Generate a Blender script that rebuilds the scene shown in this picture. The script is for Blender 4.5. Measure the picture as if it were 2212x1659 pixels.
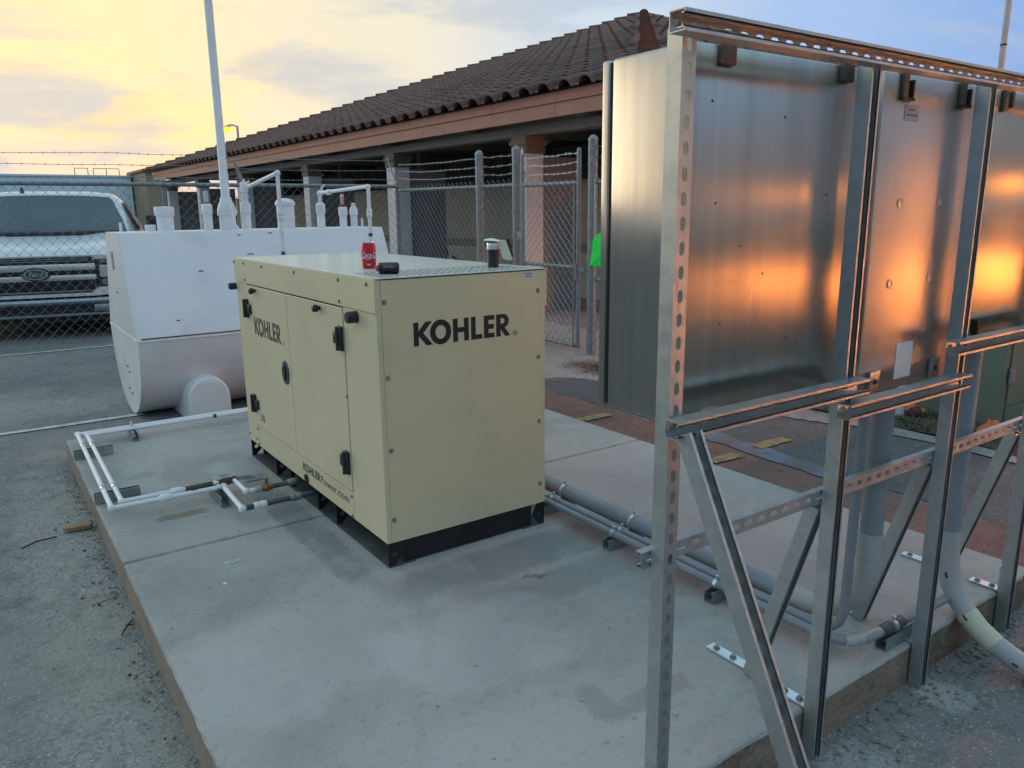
import bpy, bmesh, math, random
from mathutils import Vector, Matrix
random.seed(7)
PI = math.pi
for o in list(bpy.data.objects):
    bpy.data.objects.remove(o)
S = bpy.context.scene
COL = S.collection

# ------------------------------------------------------------------ camera
cam = bpy.data.cameras.new('camera')
cam.sensor_width = 36.0
cam.lens = 36.0 * 1666.3 / 2212.0
cam.clip_start = 0.05
cam.clip_end = 3000
camo = bpy.data.objects.new('camera', cam)
COL.objects.link(camo)
CAM = Vector((-1.29391, -2.79672, 1.49110))
_p, _y, _r = 0.222638767, 0.607114333, -0.010557955
_f = Vector((math.sin(_y) * math.cos(_p), math.cos(_y) * math.cos(_p), -math.sin(_p)))
_rt = Vector((math.cos(_y), -math.sin(_y), 0))
_u = _rt.cross(_f)
_c, _s = math.cos(_r), math.sin(_r)
_R = _c * _rt + _s * _u
_U = -_s * _rt + _c * _u
camo.matrix_world = Matrix(((_R.x, _U.x, -_f.x, CAM.x), (_R.y, _U.y, -_f.y, CAM.y), (_R.z, _U.z, -_f.z, CAM.z), (0, 0, 0, 1)))
S.camera = camo

# ------------------------------------------------------------------ world: dusk sky under thin cloud
W = bpy.data.worlds.new('World')
S.world = W
W.use_nodes = True
nt = W.node_tree
nt.nodes.clear()
SUN_AZ = math.radians(-18)      # from +Y towards +X


def N(t, **kw):
    n = nt.nodes.new(t)
    for k, v in kw.items():
        setattr(n, k, v)
    return n


def L(a, b):
    nt.links.new(a, b)


def M(op, a, b=None, c=None, clamp=False):
    n = N('ShaderNodeMath', operation=op)
    n.use_clamp = clamp
    for i, v in enumerate((a, b, c)):
        if v is None:
            continue
        if isinstance(v, (int, float)):
            n.inputs[i].default_value = v
        else:
            L(v, n.inputs[i])
    return n.outputs[0]


def ramp(fac, stops, interp='EASE'):
    n = N('ShaderNodeValToRGB')
    n.color_ramp.interpolation = interp
    e = n.color_ramp.elements
    while len(e) < len(stops):
        e.new(0.5)
    for i, (p, c) in enumerate(stops):
        e[i].position = p
        e[i].color = (c[0], c[1], c[2], 1)
    L(fac, n.inputs[0])
    return n.outputs[0]


def mix(fac, a, b, mode='MIX'):
    n = N('ShaderNodeMix', data_type='RGBA', blend_type=mode)
    if isinstance(fac, (int, float)):
        n.inputs[0].default_value = fac
    else:
        L(fac, n.inputs[0])
    for i, v in ((6, a), (7, b)):
        if isinstance(v, tuple):
            n.inputs[i].default_value = (v[0], v[1], v[2], 1)
        else:
            L(v, n.inputs[i])
    return n.outputs[2]


def srgb(r, g, b):
    return tuple(((v / 255 + .055) / 1.055) ** 2.4 if v > 10 else v / 255 / 12.92 for v in (r, g, b))


tc = N('ShaderNodeTexCoord')
sep = N('ShaderNodeSeparateXYZ')
L(tc.outputs['Generated'], sep.inputs[0])
dx, dy, dz = sep.outputs
hl = M('SQRT', M('ADD', M('MULTIPLY', dx, dx), M('ADD', M('MULTIPLY', dy, dy), 1e-5)))
cosaz = M('DIVIDE', M('ADD', M('MULTIPLY', dx, math.sin(SUN_AZ)), M('MULTIPLY', dy, math.cos(SUN_AZ))), hl)
t = M('MULTIPLY_ADD', cosaz, 0.5, 0.5)        # 1 towards the sunset, 0 away from it
el = M('MAXIMUM', dz, 0.0)
# stretched cloud noise
mp = N('ShaderNodeMapping')
mp.inputs['Scale'].default_value = (1.6, 1.6, 6.5)
L(tc.outputs['Generated'], mp.inputs[0])
n1 = N('ShaderNodeTexNoise')
n1.inputs['Scale'].default_value = 2.1
n1.inputs['Detail'].default_value = 7
n1.inputs['Roughness'].default_value = .55
n1.inputs['Distortion'].default_value = .5
L(mp.outputs[0], n1.inputs[0])
n2 = N('ShaderNodeTexNoise')
n2.inputs['Scale'].default_value = 4.6
n2.inputs['Detail'].default_value = 8
n2.inputs['Distortion'].default_value = .8
L(mp.outputs[0], n2.inputs[0])
wob = M('MULTIPLY_ADD', M('SUBTRACT', n1.outputs[0], .5), .10, t)
base = ramp(wob, [(0.0, srgb(112, 156, 198)), (0.30, srgb(114, 156, 204)), (0.52, srgb(114, 146, 196)), (0.64, srgb(144, 167, 202)),
                  (0.76, srgb(180, 191, 202)), (0.86, srgb(211, 201, 178)), (0.96, srgb(235, 208, 158))])
# the zenith is bluer than the glow low down
zen = ramp(el, [(0.0, (0, 0, 0)), (0.22, (0, 0, 0)), (0.62, (1, 1, 1))])
base = mix(zen, base, srgb(156, 190, 206))
# warm band low towards the sunset, pinker and greyer at the horizon
low = ramp(el, [(0.0, (1, 1, 1)), (0.05, (.8, .8, .8)), (0.10, (0, 0, 0))])
near = ramp(t, [(0.55, (0, 0, 0)), (0.9, (1, 1, 1))])
base = mix(M('MULTIPLY', M('MULTIPLY', low, near), .9), base, srgb(214, 192, 178))
dlow = ramp(el, [(0.0, (1, 1, 1)), (0.16, (.9, .9, .9)), (0.42, (0, 0, 0))])
dfar = ramp(t, [(0.22, (1, 1, 1)), (0.50, (0, 0, 0))])
base = mix(M('MULTIPLY', dlow, dfar), base, srgb(124, 111, 106))
# grey-blue cloud patches
cl = ramp(n1.outputs[0], [(0.46, (0, 0, 0)), (0.64, (1, 1, 1))])
base = mix(M('MULTIPLY', cl, .6), base, srgb(150, 164, 186))
# lit golden undersides near the sunset
gold = ramp(n2.outputs[0], [(0.46, (0, 0, 0)), (0.64, (1, 1, 1))])
gband = ramp(el, [(0.03, (0, 0, 0)), (0.065, (1, 1, 1)), (0.115, (1, 1, 1)), (0.19, (0, 0, 0))])
gnear = ramp(t, [(0.80, (0, 0, 0)), (0.96, (1, 1, 1))])
base = mix(M('MULTIPLY', M('MULTIPLY', gold, gband), M('MULTIPLY', gnear, .55)), base, srgb(244, 208, 130))
lowcl = ramp(n2.outputs[0], [(0.40, (1, 1, 1)), (0.47, (0, 0, 0))])
lowb = ramp(el, [(0.02, (0, 0, 0)), (0.045, (1, 1, 1)), (0.085, (0, 0, 0))])
base = mix(M('MULTIPLY', M('MULTIPLY', lowcl, lowb), .55), base, srgb(160, 166, 182))
sky = N('ShaderNodeTexSky', sky_type='NISHITA')
sky.sun_disc = False
sky.sun_elevation = math.radians(4)
sky.sun_rotation = SUN_AZ
bg1 = N('ShaderNodeBackground')
bg1.inputs[1].default_value = 0.08
L(sky.outputs[0], bg1.inputs[0])
bg2 = N('ShaderNodeBackground')
bg2.inputs[1].default_value = 1.12
L(base, bg2.inputs[0])
ms = N('ShaderNodeMixShader')
ms.inputs[0].default_value = 0.92
L(bg1.outputs[0], ms.inputs[1])
L(bg2.outputs[0], ms.inputs[2])
wo = N('ShaderNodeOutputWorld')
L(ms.outputs[0], wo.inputs[0])

sun = bpy.data.lights.new('sun', 'SUN')
sun.energy = 0.5
sun.angle = math.radians(25)
sun.color = (1, .86, .62)
suno = bpy.data.objects.new('sun', sun)
COL.objects.link(suno)
_e = math.radians(9)
suno.rotation_euler = (-Vector((math.sin(SUN_AZ) * math.cos(_e), math.cos(SUN_AZ) * math.cos(_e), math.sin(_e)))).to_track_quat('-Z', 'Y').to_euler()

S.view_settings.view_transform = 'Standard'
S.view_settings.look = 'None'
S.view_settings.exposure = 0.47
S.view_settings.gamma = 1.0
S.view_settings.use_curve_mapping = False

# ------------------------------------------------------------------ helpers
MATS = {}


def mat(name, c1, c2=None, scale=6, rough=.6, metal=0, bump=0, bscale=None, detail=6, coord='Object', stretch=None,
        contrast=(.35, .65), rvar=0, extra=None, aniso=0, dirt=None, rand=0, spec=None):
    """procedural principled material: two colours mixed by noise, noise bump, optional extra layers"""
    if name in MATS:
        return MATS[name]
    m = bpy.data.materials.new(name)
    m.use_nodes = True
    t_ = m.node_tree
    t_.nodes.clear()
    nd, lk = t_.nodes, t_.links
    out = nd.new('ShaderNodeOutputMaterial')
    b = nd.new('ShaderNodeBsdfPrincipled')
    lk.new(b.outputs[0], out.inputs[0])
    tcn = nd.new('ShaderNodeTexCoord')
    vec = tcn.outputs[coord]
    if stretch:
        mpn = nd.new('ShaderNodeMapping')
        mpn.inputs['Scale'].default_value = stretch
        lk.new(vec, mpn.inputs[0])
        vecs = mpn.outputs[0]
    else:
        vecs = vec

    def noise(sc, det=6, v=None, ro=.55, dist=0):
        n = nd.new('ShaderNodeTexNoise')
        n.inputs['Scale'].default_value = sc
        n.inputs['Detail'].default_value = det
        n.inputs['Roughness'].default_value = ro
        n.inputs['Distortion'].default_value = dist
        lk.new(v or vec, n.inputs[0])
        return n.outputs[0]

    def rng(val, a, bb, lo=0., hi=1.):
        n = nd.new('ShaderNodeMapRange')
        n.inputs[1].default_value = a
        n.inputs[2].default_value = bb
        n.inputs[3].default_value = lo
        n.inputs[4].default_value = hi
        lk.new(val, n.inputs[0])
        return n.outputs[0]

    def mx(f, a, bb, mode='MIX'):
        n = nd.new('ShaderNodeMix')
        n.data_type = 'RGBA'
        n.blend_type = mode
        if isinstance(f, (int, float)):
            n.inputs[0].default_value = f
        else:
            lk.new(f, n.inputs[0])
        for i, v in ((6, a), (7, bb)):
            if isinstance(v, tuple):
                n.inputs[i].default_value = (v[0], v[1], v[2], 1)
            else:
                lk.new(v, n.inputs[i])
        return n.outputs[2]
    c2 = c2 or tuple(v * .86 for v in c1)
    nz = noise(scale, detail, vecs)
    col = mx(rng(nz, *contrast), c1, c2)
    if rand:
        oi = nd.new('ShaderNodeObjectInfo')
        h = nd.new('ShaderNodeHueSaturation')
        lk.new(rng(oi.outputs['Random'], 0, 1, 1 - rand, 1 + rand), h.inputs['Value'])
        lk.new(col, h.inputs['Color'])
        col = h.outputs[0]
    if dirt:
        dc, dsc, lo, hi, amt = dirt
        col = mx(rng(noise(dsc, 7, None, .65), lo, hi, 0, amt), col, dc)
    if extra:
        col = extra(dict(nd=nd, lk=lk, noise=noise, rng=rng, mx=mx, vec=vec, tc=tcn), col)
    lk.new(col, b.inputs['Base Color'])
    b.inputs['Metallic'].default_value = metal
    b.inputs['Roughness'].default_value = rough
    if spec is not None:
        b.inputs['Specular IOR Level'].default_value = spec
    if aniso:
        b.inputs['Anisotropic'].default_value = aniso
        b.inputs['Anisotropic Rotation'].default_value = 0
        tg = nd.new('ShaderNodeTangent')
        tg.direction_type = 'RADIAL'
        tg.axis = 'Z'
        lk.new(tg.outputs[0], b.inputs['Tangent'])
    if rvar:
        lk.new(rng(noise(scale * 1.7, 5, vecs), .3, .7, max(0.02, rough - rvar), rough + rvar), b.inputs['Roughness'])
    if bump:
        bn = nd.new('ShaderNodeBump')
        bn.inputs['Strength'].default_value = bump
        bn.inputs['Distance'].default_value = .02
        lk.new(noise(bscale or scale * 8, 5, vecs), bn.inputs['Height'])
        lk.new(bn.outputs[0], b.inputs['Normal'])
    MATS[name] = m
    return m


ORG = {}


def org(o):
    return ORG.get(o.name, Vector((0, 0, 0))) if o else Vector((0, 0, 0))


def thing(name, label, cat, loc=(0, 0, 0), group=None, rotz=0):
    o = bpy.data.objects.new(name, None)
    o.empty_display_size = .05
    COL.objects.link(o)
    o.location = loc
    o.rotation_euler = (0, 0, rotz)
    o['label'] = label
    o['category'] = cat
    if group:
        o['group'] = group
    ORG[o.name] = Vector(loc) if not rotz else Vector((0, 0, 0))
    return o


def tag(o, label, cat, group=None):
    o['label'] = label
    o['category'] = cat
    if group:
        o['group'] = group
    return o


def obj(name, bm, m, parent=None, smooth=False, kind=None, label=None, loc=None):
    """link one mesh object; geometry is given in the frame of the scene (or of a rotated thing)"""
    me = bpy.data.meshes.new(name)
    off = org(parent)
    if loc is not None:
        off = Vector(loc)
    if off.length:
        bmesh.ops.translate(bm, verts=bm.verts, vec=-off)
    bm.normal_update()
    bm.to_mesh(me)
    bm.free()
    for mm in (m if isinstance(m, (list, tuple)) else [m]):
        me.materials.append(mm)
    if smooth:
        for p in me.polygons:
            p.use_smooth = True
        try:
            me.set_sharp_from_angle(angle=math.radians(38))
        except Exception:
            pass
    o = bpy.data.objects.new(name, me)
    COL.objects.link(o)
    if loc is not None:
        o.location = loc
        ORG[o.name] = Vector(loc)
    if parent:
        o.parent = parent
        if loc is not None:
            o.location = Vector(loc) - org(parent)
        else:
            ORG[o.name] = off
    if kind:
        o['kind'] = kind
    if label:
        o['label'] = label
    return o


def B():
    return bmesh.new()


def box(bm, lo, hi, rot=None, bev=0):
    x0, y0, z0 = lo
    x1, y1, z1 = hi
    v = [bm.verts.new(p) for p in ((x0, y0, z0), (x1, y0, z0), (x1, y1, z0), (x0, y1, z0), (x0, y0, z1), (x1, y0, z1), (x1, y1, z1), (x0, y1, z1))]
    fs = [bm.faces.new([v[i] for i in q]) for q in ((0, 3, 2, 1), (4, 5, 6, 7), (0, 1, 5, 4), (1, 2, 6, 5), (2, 3, 7, 6), (3, 0, 4, 7))]
    if bev:
        es = list({e for f in fs for e in f.edges})
        bmesh.ops.bevel(bm, geom=es, offset=bev, segments=2, affect='EDGES', profile=.5)
    if rot is not None:
        bmesh.ops.transform(bm, matrix=rot, verts=v)
    return bm


def frame(d):
    d = Vector(d).normalized()
    a = Vector((0, 0, 1)) if abs(d.z) < .9 else Vector((1, 0, 0))
    u = d.cross(a).normalized()
    return d, u, d.cross(u).normalized()


def ringv(bm, c, u, v, r, n):
    return [bm.verts.new(c + (u * math.cos(2 * PI * i / n) + v * math.sin(2 * PI * i / n)) * r) for i in range(n)]


def tube(bm, pts, r, n=10, cap=True):
    pts = [Vector(p) for p in pts]
    rs = r if isinstance(r, (list, tuple)) else [r] * len(pts)
    prev = None
    d, u, v = frame(pts[1] - pts[0])
    first = None
    for i, p in enumerate(pts):
        if i == 0:
            dd = pts[1] - pts[0]
        elif i == len(pts) - 1:
            dd = pts[-1] - pts[-2]
        else:
            dd = (pts[i + 1] - p).normalized() + (p - pts[i - 1]).normalized()
        dd.normalize()
        u = (u - dd * u.dot(dd)).normalized()
        v = dd.cross(u)
        rg = ringv(bm, p, u, v, rs[i], n)
        if prev:
            for k in range(n):
                bm.faces.new((prev[k], prev[(k + 1) % n], rg[(k + 1) % n], rg[k]))
        else:
            first = rg
        prev = rg
    if cap:
        bm.faces.new(list(reversed(first)))
        bm.faces.new(prev)
    return bm


def cyl(bm, a, b, r, n=16):
    return tube(bm, [a, b], r, n)


def fillet(pts, r, n=6):
    """round the corners of a polyline"""
    pts = [Vector(p) for p in pts]
    out = [pts[0]]
    for i in range(1, len(pts) - 1):
        p, a, b = pts[i], pts[i - 1], pts[i + 1]
        da, db = (a - p), (b - p)
        rr = min(r, da.length * .48, db.length * .48)
        p0, p1 = p + da.normalized() * rr, p + db.normalized() * rr
        for k in range(n + 1):
            s_ = k / n
            out.append((1 - s_) ** 2 * p0 + 2 * s_ * (1 - s_) * p + s_ ** 2 * p1)
    out.append(pts[-1])
    return out


def lathe(bm, prof, c, axis=(0, 0, 1), n=20):
    """prof: (radius, height) list along axis from c"""
    d, u, v = frame(axis)
    c = Vector(c)
    prev = None
    for (r, h) in prof:
        rg = ringv(bm, c + d * h, u, v, max(r, 1e-4), n)
        if prev:
            for k in range(n):
                bm.faces.new((prev[k], prev[(k + 1) % n], rg[(k + 1) % n], rg[k]))
        else:
            bm.faces.new(list(reversed(rg)))
        prev = rg
    bm.faces.new(prev)
    return bm


def prism(bm, poly, ext, to3):
    """extrude polygon (2d) by vector ext; to3 maps (a,b)->Vector"""
    e = Vector(ext)
    v0 = [bm.verts.new(to3(*p)) for p in poly]
    v1 = [bm.verts.new(to3(*p) + e) for p in poly]
    n = len(poly)
    bm.faces.new(v0)
    bm.faces.new(list(reversed(v1)))
    for i in range(n):
        bm.faces.new((v0[i], v1[i], v1[(i + 1) % n], v0[(i + 1) % n]))
    return bm


def fixn(bm):
    bmesh.ops.recalc_face_normals(bm, faces=bm.faces)
    return bm


def strut(bm, p0, p1, open_dir, slots=True, w=.0413, dep=.0413, th=.0026, phase=0.02):
    """slotted steel channel: web at the p0-p1 line, flanges towards open_dir"""
    p0, p1 = Vector(p0), Vector(p1)
    ax = (p1 - p0)
    Ln = ax.length
    ax.normalize()
    o = Vector(open_dir)
    o = (o - ax * o.dot(ax)).normalized()
    wd = ax.cross(o)

    def P(a, b, c):
        return p0 + ax * a + wd * b + o * c

    def bar(a0, a1, b0, b1, c0, c1):
        vs = [bm.verts.new(P(a, b, c)) for a, b, c in ((a0, b0, c0), (a1, b0, c0), (a1, b1, c0), (a0, b1, c0), (a0, b0, c1), (a1, b0, c1), (a1, b1, c1), (a0, b1, c1))]
        for q in ((0, 3, 2, 1), (4, 5, 6, 7), (0, 1, 5, 4), (1, 2, 6, 5), (2, 3, 7, 6), (3, 0, 4, 7)):
            bm.faces.new([vs[i] for i in q])
    h = w / 2
    for s in (-1, 1):
        bar(0, Ln, min(s * h, s * (h - th)), max(s * h, s * (h - th)), 0, dep)                # flange
        bar(0, Ln, min(s * (h - th), s * (h - .0095)), max(s * (h - th), s * (h - .0095)), dep - th, dep)   # lip
        bar(0, Ln, min(s * (h - .0095), s * (h - .0095 + th)), max(s * (h - .0095), s * (h - .0095 + th)), dep - .0095, dep)  # return
    if not slots:
        bar(0, Ln, -h + th, h - th, 0, th)
        return bm
    sw, sl, pit = .0075, .0145, .0508
    for s in (-1, 1):
        bar(0, Ln, min(s * .0078, s * (h - th)), max(s * .0078, s * (h - th)), 0, th)
    a = 0
    cs = []
    x = phase
    while x + sl < Ln:
        if x - sl > 0:
            cs.append(x)
        x += pit
    edges = [0.0]
    for c in cs:
        # two C-shaped halves round the obround slot
        lo, hi = c - pit / 2, c + pit / 2
        lo = max(lo, edges[-1])
        hi = min(hi, Ln)
        if lo > edges[-1] + 1e-5:
            bar(edges[-1], lo, -.0078, .0078, 0, th)
        for s in (-1, 1):
            arc = [(c + s * (sl - sw + sw * math.cos(q)), sw * math.sin(q)) for q in [(-PI / 2 + PI * k / 6) for k in range(7)]]
            end = hi if s > 0 else lo
            poly = [(c, -.0078), (end, -.0078), (end, .0078), (c, .0078), (c, sw)] + [(q[0], q[1]) for q in reversed(arc)] + [(c, -sw)]
            prism(bm, poly, o * th, lambda q, r_: P(q, r_, 0))
        edges.append(hi)
    if edges[-1] < Ln - 1e-5:
        bar(edges[-1], Ln, -.0078, .0078, 0, th)
    return bm


def bolt(bm, c, axis, r=.008, h=.006):
    """hex bolt head on a washer"""
    lathe(bm, [(r * 1.45, 0), (r * 1.45, h * .25)], c, axis, 14)
    lathe(bm, [(r, h * .25), (r, h), (r * .8, h * 1.1)], c, axis, 6)
    return bm


def text_mesh(txt, size, shear=0, ext=0.0004, spacing=1.0):
    cu = bpy.data.curves.new('t', 'FONT')
    cu.body = txt
    cu.size = size
    cu.shear = shear
    cu.extrude = ext
    cu.space_character = spacing
    cu.resolution_u = 4
    to = bpy.data.objects.new('t', cu)
    COL.objects.link(to)
    bpy.context.view_layer.update()
    me = bpy.data.meshes.new_from_object(to.evaluated_get(bpy.context.evaluated_depsgraph_get()))
    bpy.data.objects.remove(to)
    bpy.data.curves.remove(cu)
    return me


def copy_tree(o, parent=None):
    c = o.copy()
    COL.objects.link(c)
    if parent:
        c.parent = parent
    for ch in list(o.children):
        copy_tree(ch, c)
    return c


# ------------------------------------------------------------------ materials
def asphalt_extra(sand=(.34, .315, .275), sand_amt=.7, chips=(.36, .36, .35), chip_amt=.8):
    def f(k, col):
        nd, lk, noise, rng, mx, vec = k['nd'], k['lk'], k['noise'], k['rng'], k['mx'], k['vec']
        v = nd.new('ShaderNodeTexVoronoi')
        v.inputs['Scale'].default_value = 85
        lk.new(vec, v.inputs[0])
        hs = nd.new('ShaderNodeSeparateColor')
        lk.new(v.outputs['Color'], hs.inputs[0])
        pick = rng(hs.outputs[0], .80, .84)
        near = rng(v.outputs['Distance'], .30, .42, 1, 0)
        m1 = nd.new('ShaderNodeMath')
        m1.operation = 'MULTIPLY'
        lk.new(pick, m1.inputs[0])
        lk.new(near, m1.inputs[1])
        m2 = nd.new('ShaderNodeMath')
        m2.operation = 'MULTIPLY'
        m2.inputs[1].default_value = chip_amt
        lk.new(m1.outputs[0], m2.inputs[0])
        col = mx(m2.outputs[0], col, chips)
        dk = rng(hs.outputs[1], .72, .80, 0, .38)
        col = mx(dk, col, (.06, .062, .065))
        # broken blotches and sand settled on the surface
        col = mx(rng(noise(.55, 8, None, .6, .6), .44, .62, 0, sand_amt), col, sand)
        col = mx(rng(noise(9, 6, None, .6), .52, .70, 0, .35), col, (.05, .05, .052))
        col = mx(rng(noise(240, 2), .58, .72, 0, .5), col, (.40, .39, .37))
        return col
    return f


M_PATCH = mat('asphalt_patch', (.235, .125, .105), (.165, .095, .083), 3, .92, bump=.7, bscale=80, extra=asphalt_extra((.21, .14, .12), .3, (.34, .28, .25)), spec=.25)
M_DARKASPH = mat('dark_asphalt', (.12, .124, .128), (.09, .094, .10), 2, .92, bump=.6, bscale=90, extra=asphalt_extra((.12, .12, .115), .35), spec=.25)


def zones(k, col, items, nscale=2.2, wob=2.6):
    """soft irregular colour patches: (cx, cy, rx, ry, colour, amount, slope)"""
    nd, lk, noise, rng, mx, vec = k['nd'], k['lk'], k['noise'], k['rng'], k['mx'], k['vec']
    sepn = nd.new('ShaderNodeSeparateXYZ')
    lk.new(vec, sepn.inputs[0])
    nz_ = noise(nscale, 8, None, .65, .9)

    def mth(op, a, b=None):
        n = nd.new('ShaderNodeMath')
        n.operation = op
        for i, v_ in enumerate((a, b)):
            if v_ is None:
                continue
            if isinstance(v_, (int, float)):
                n.inputs[i].default_value = v_
            else:
                lk.new(v_, n.inputs[i])
        return n.outputs[0]
    for (cx, cy, rx, ry, c, amt, sl) in items:
        xx = mth('SUBTRACT', sepn.outputs[0], cx)
        a = mth('MULTIPLY', xx, 1 / rx)
        b_ = mth('MULTIPLY', mth('SUBTRACT', mth('SUBTRACT', sepn.outputs[1], cy), mth('MULTIPLY', xx, sl)), 1 / ry)
        d2 = mth('ADD', mth('POWER', mth('ABSOLUTE', a), 4), mth('POWER', mth('ABSOLUTE', b_), 4))
        e = mth('ADD', mth('SUBTRACT', 1.0, d2), mth('MULTIPLY', mth('SUBTRACT', nz_, .55), wob))
        col = mx(rng(e, .1, .8, 0, amt), col, c)
    return col


def concrete_extra(k, col):
    nd, lk, noise, rng, mx, vec = k['nd'], k['lk'], k['noise'], k['rng'], k['mx'], k['vec']
    col = mx(rng(noise(1.1, 7, None, .6, .8), .46, .68, 0, .55), col, (.205, .205, .20))      # damp grey patches
    col = mx(rng(noise(2.3, 8, None, .65, .5), .54, .72, 0, .45), col, (.45, .45, .44))      # dusty pale patches
    col = mx(rng(noise(26, 5), .56, .75, 0, .45), col, (.19, .18, .165))
    col = mx(rng(noise(110, 3), .56, .72, 0, .5), col, (.20, .195, .185))
    col = mx(rng(noise(150, 3), .60, .74, 0, .45), col, (.52, .51, .49))
    col = mx(rng(noise(5, 9, None, .7, 1.2), .62, .74, 0, .4), col, (.17, .165, .155))        # scuffs
    v = nd.new('ShaderNodeTexVoronoi')
    v.inputs['Scale'].default_value = 7
    lk.new(vec, v.inputs[0])
    col = mx(rng(v.outputs['Distance'], .025, .05, .7, 0), col, (.06, .055, .05))             # tiny dark spots
    col = zones(k, col, [q + (0,) for q in STAINS_GLOW], 4.5)
    return col


DAMP, DUST, RUSTY, INKY = (.20, .212, .215), (.48, .49, .49), (.21, .165, .12), (.085, .08, .072)
STAINS_GLOW = [(.55, -.22, .75, .16, DAMP, .75), (.62, -.52, .45, .13, DAMP, .6), (-.13, .95, .10, 1.15, DAMP, .8), (.02, -.70, .42, .30, DUST, .35), (-.18, 1.75, .16, .22, DUST, .5),
          (-.1, -1.2, .4, .2, DUST, .22), (-.58, 1.17, .16, .05, RUSTY, .8), (-.17, 1.55, .07, .05, INKY, .75), (-.24, 1.66, .035, .025, INKY, .6), (.30, -1.28, .16, .05, DAMP, .5), (.12, -1.22, .06, .12, DAMP, .5),
          (-.66, 1.95, .12, .07, DAMP, .4), (.9, -.75, .3, .16, DAMP, .35), (-.5, -.4, .5, .4, DUST, .3), (1.6, -.2, .4, .9, (.38, .345, .33), .4)]  # last patch is no stain: the lamp's pinkish glow painted into the slab
_ae = asphalt_extra(sand=(.34, .315, .275), sand_amt=.55, chips=(.52, .51, .48), chip_amt=.95)


def ground_extra(k, col):
    col = zones(k, col, [(-1.10, .6, .22, 2.9, (.36, .335, .295), .75, 0), (-2.9, -.17, 2.0, .17, (.135, .14, .145), .75, .22), (-4, 6.9, 7, .75, (.165, .175, .18), .7, 0),
                         (-3, 5.25, 7, .5, (.37, .36, .34), .7, 0), (-2.6, 2.6, 1.2, .5, (.20, .21, .21), .5, .1), (-2.2, -1.2, .9, .5, (.19, .195, .19), .5, 0), (1.0, -2.2, 1.6, .35, (.17, .17, .17), .5, 0),
                         (-.995, .33, .10, .055, (.155, .19, .25), .85, .2), (-1.55, 2.33, .32, .07, (.16, .25, .36), .7, .1), (1.25, -1.72, .10, .10, (.50, .49, .49), .8, 0), (.70, -1.72, .14, .10, (.46, .45, .45), .7, 0)], 1.9)
    return _ae(k, col)


M_ASPH = mat('asphalt', (.25, .255, .25), (.185, .19, .19), 1.1, .92, bump=.8, bscale=70, extra=ground_extra, spec=.25)
M_CONC = mat('concrete', (.41, .40, .375), (.345, .34, .32), .9, .9, bump=.25, bscale=60, extra=concrete_extra, spec=.3)


def edge_extra(k, col):
    noise, rng, mx = k['noise'], k['rng'], k['mx']
    col = mx(rng(noise(3.0, 8, None, .7, .5), .45, .60, 0, .8), col, (.075, .055, .038))
    col = mx(rng(noise(16, 6), .55, .72, 0, .5), col, (.05, .045, .035))
    return col


M_CONCEDGE = mat('slab_edge_concrete', (.30, .255, .20), (.235, .195, .15), 2, .95, bump=.5, bscale=40)
M_CONCDIRTY = mat('dirty_slab_edge', (.26, .21, .16), (.19, .15, .11), 2, .95, bump=.7, bscale=30, extra=edge_extra)
M_APRON = mat('apron_concrete', (.36, .31, .285), (.29, .25, .235), 1.2, .92, bump=.35, bscale=50, extra=concrete_extra)
M_WPAINT = mat('white_line_paint', (.62, .62, .62), (.30, .30, .29), 14, .8, bump=.4, bscale=90, contrast=(.45, .7))
M_YPAINT = mat('yellow_line_paint', (.30, .225, .09), (.15, .125, .09), 16, .85, bump=.4, bscale=90, contrast=(.42, .66))
M_BLUEPAINT = mat('blue_marking_spray', (.16, .185, .28), (.13, .125, .125), 5, .9, bump=.5, bscale=80, contrast=(.35, .6))
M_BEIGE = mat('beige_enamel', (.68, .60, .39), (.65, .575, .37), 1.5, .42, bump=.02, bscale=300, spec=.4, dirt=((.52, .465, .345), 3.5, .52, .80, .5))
M_BEIGETOP = mat('beige_enamel_sky_sheen', (.72, .74, .68), (.68, .70, .64), 1.1, .22, spec=.8, dirt=((.45, .43, .36), 5, .55, .75, .4))  # beige enamel whitened to paint in the sky sheen on the lid
M_BLACK = mat('black_plastic', (.012, .013, .016), (.02, .021, .024), 30, .42)
M_SKID = mat('black_skid_paint', (.006, .008, .013), (.011, .013, .018), 10, .5)
M_SKIDGREY = mat('skid_flange', (.055, .06, .062), (.09, .092, .092), 8, .7)
M_LETTER = mat('black_print', (.010, .013, .018), (.014, .016, .02), 30, .55)
M_GREYLETTER = mat('charcoal_print', (.045, .046, .042), (.06, .06, .055), 30, .55)
M_SCREW = mat('painted_screw', (.33, .30, .21), (.22, .20, .15), 50, .4, metal=.3)
M_WHITE = mat('white_tank_paint', (.74, .745, .755), (.69, .695, .705), 1.3, .45, bump=.04, bscale=20, dirt=((.46, .44, .40), 2.6, .54, .80, .40))
M_TANKLOW = mat('white_tank_paint_lower', (.74, .745, .74), (.69, .69, .68), 1.3, .55, bump=.05, bscale=20, dirt=((.42, .39, .34), 1.6, .50, .78, .45))
M_WPIPE = mat('white_pipe_paint', (.80, .81, .83), (.72, .73, .74), 9, .5, dirt=((.40, .38, .35), 14, .60, .80, .6))
M_RUST = mat('rusty_fitting', (.16, .085, .05), (.07, .045, .035), 30, .8, bump=.3, bscale=120)
M_BRASS = mat('brass_valve', (.42, .22, .08), (.30, .15, .06), 25, .4, metal=.6)
M_HOSE = mat('dark_steel_pipe', (.05, .058, .065), (.10, .11, .12), 20, .55)
M_GREEN = mat('green_tape', (.02, .085, .06), (.03, .11, .08), 25, .6)
M_BLUE = mat('blue_handle', (.03, .06, .22), (.04, .08, .25), 20, .5)
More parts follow.
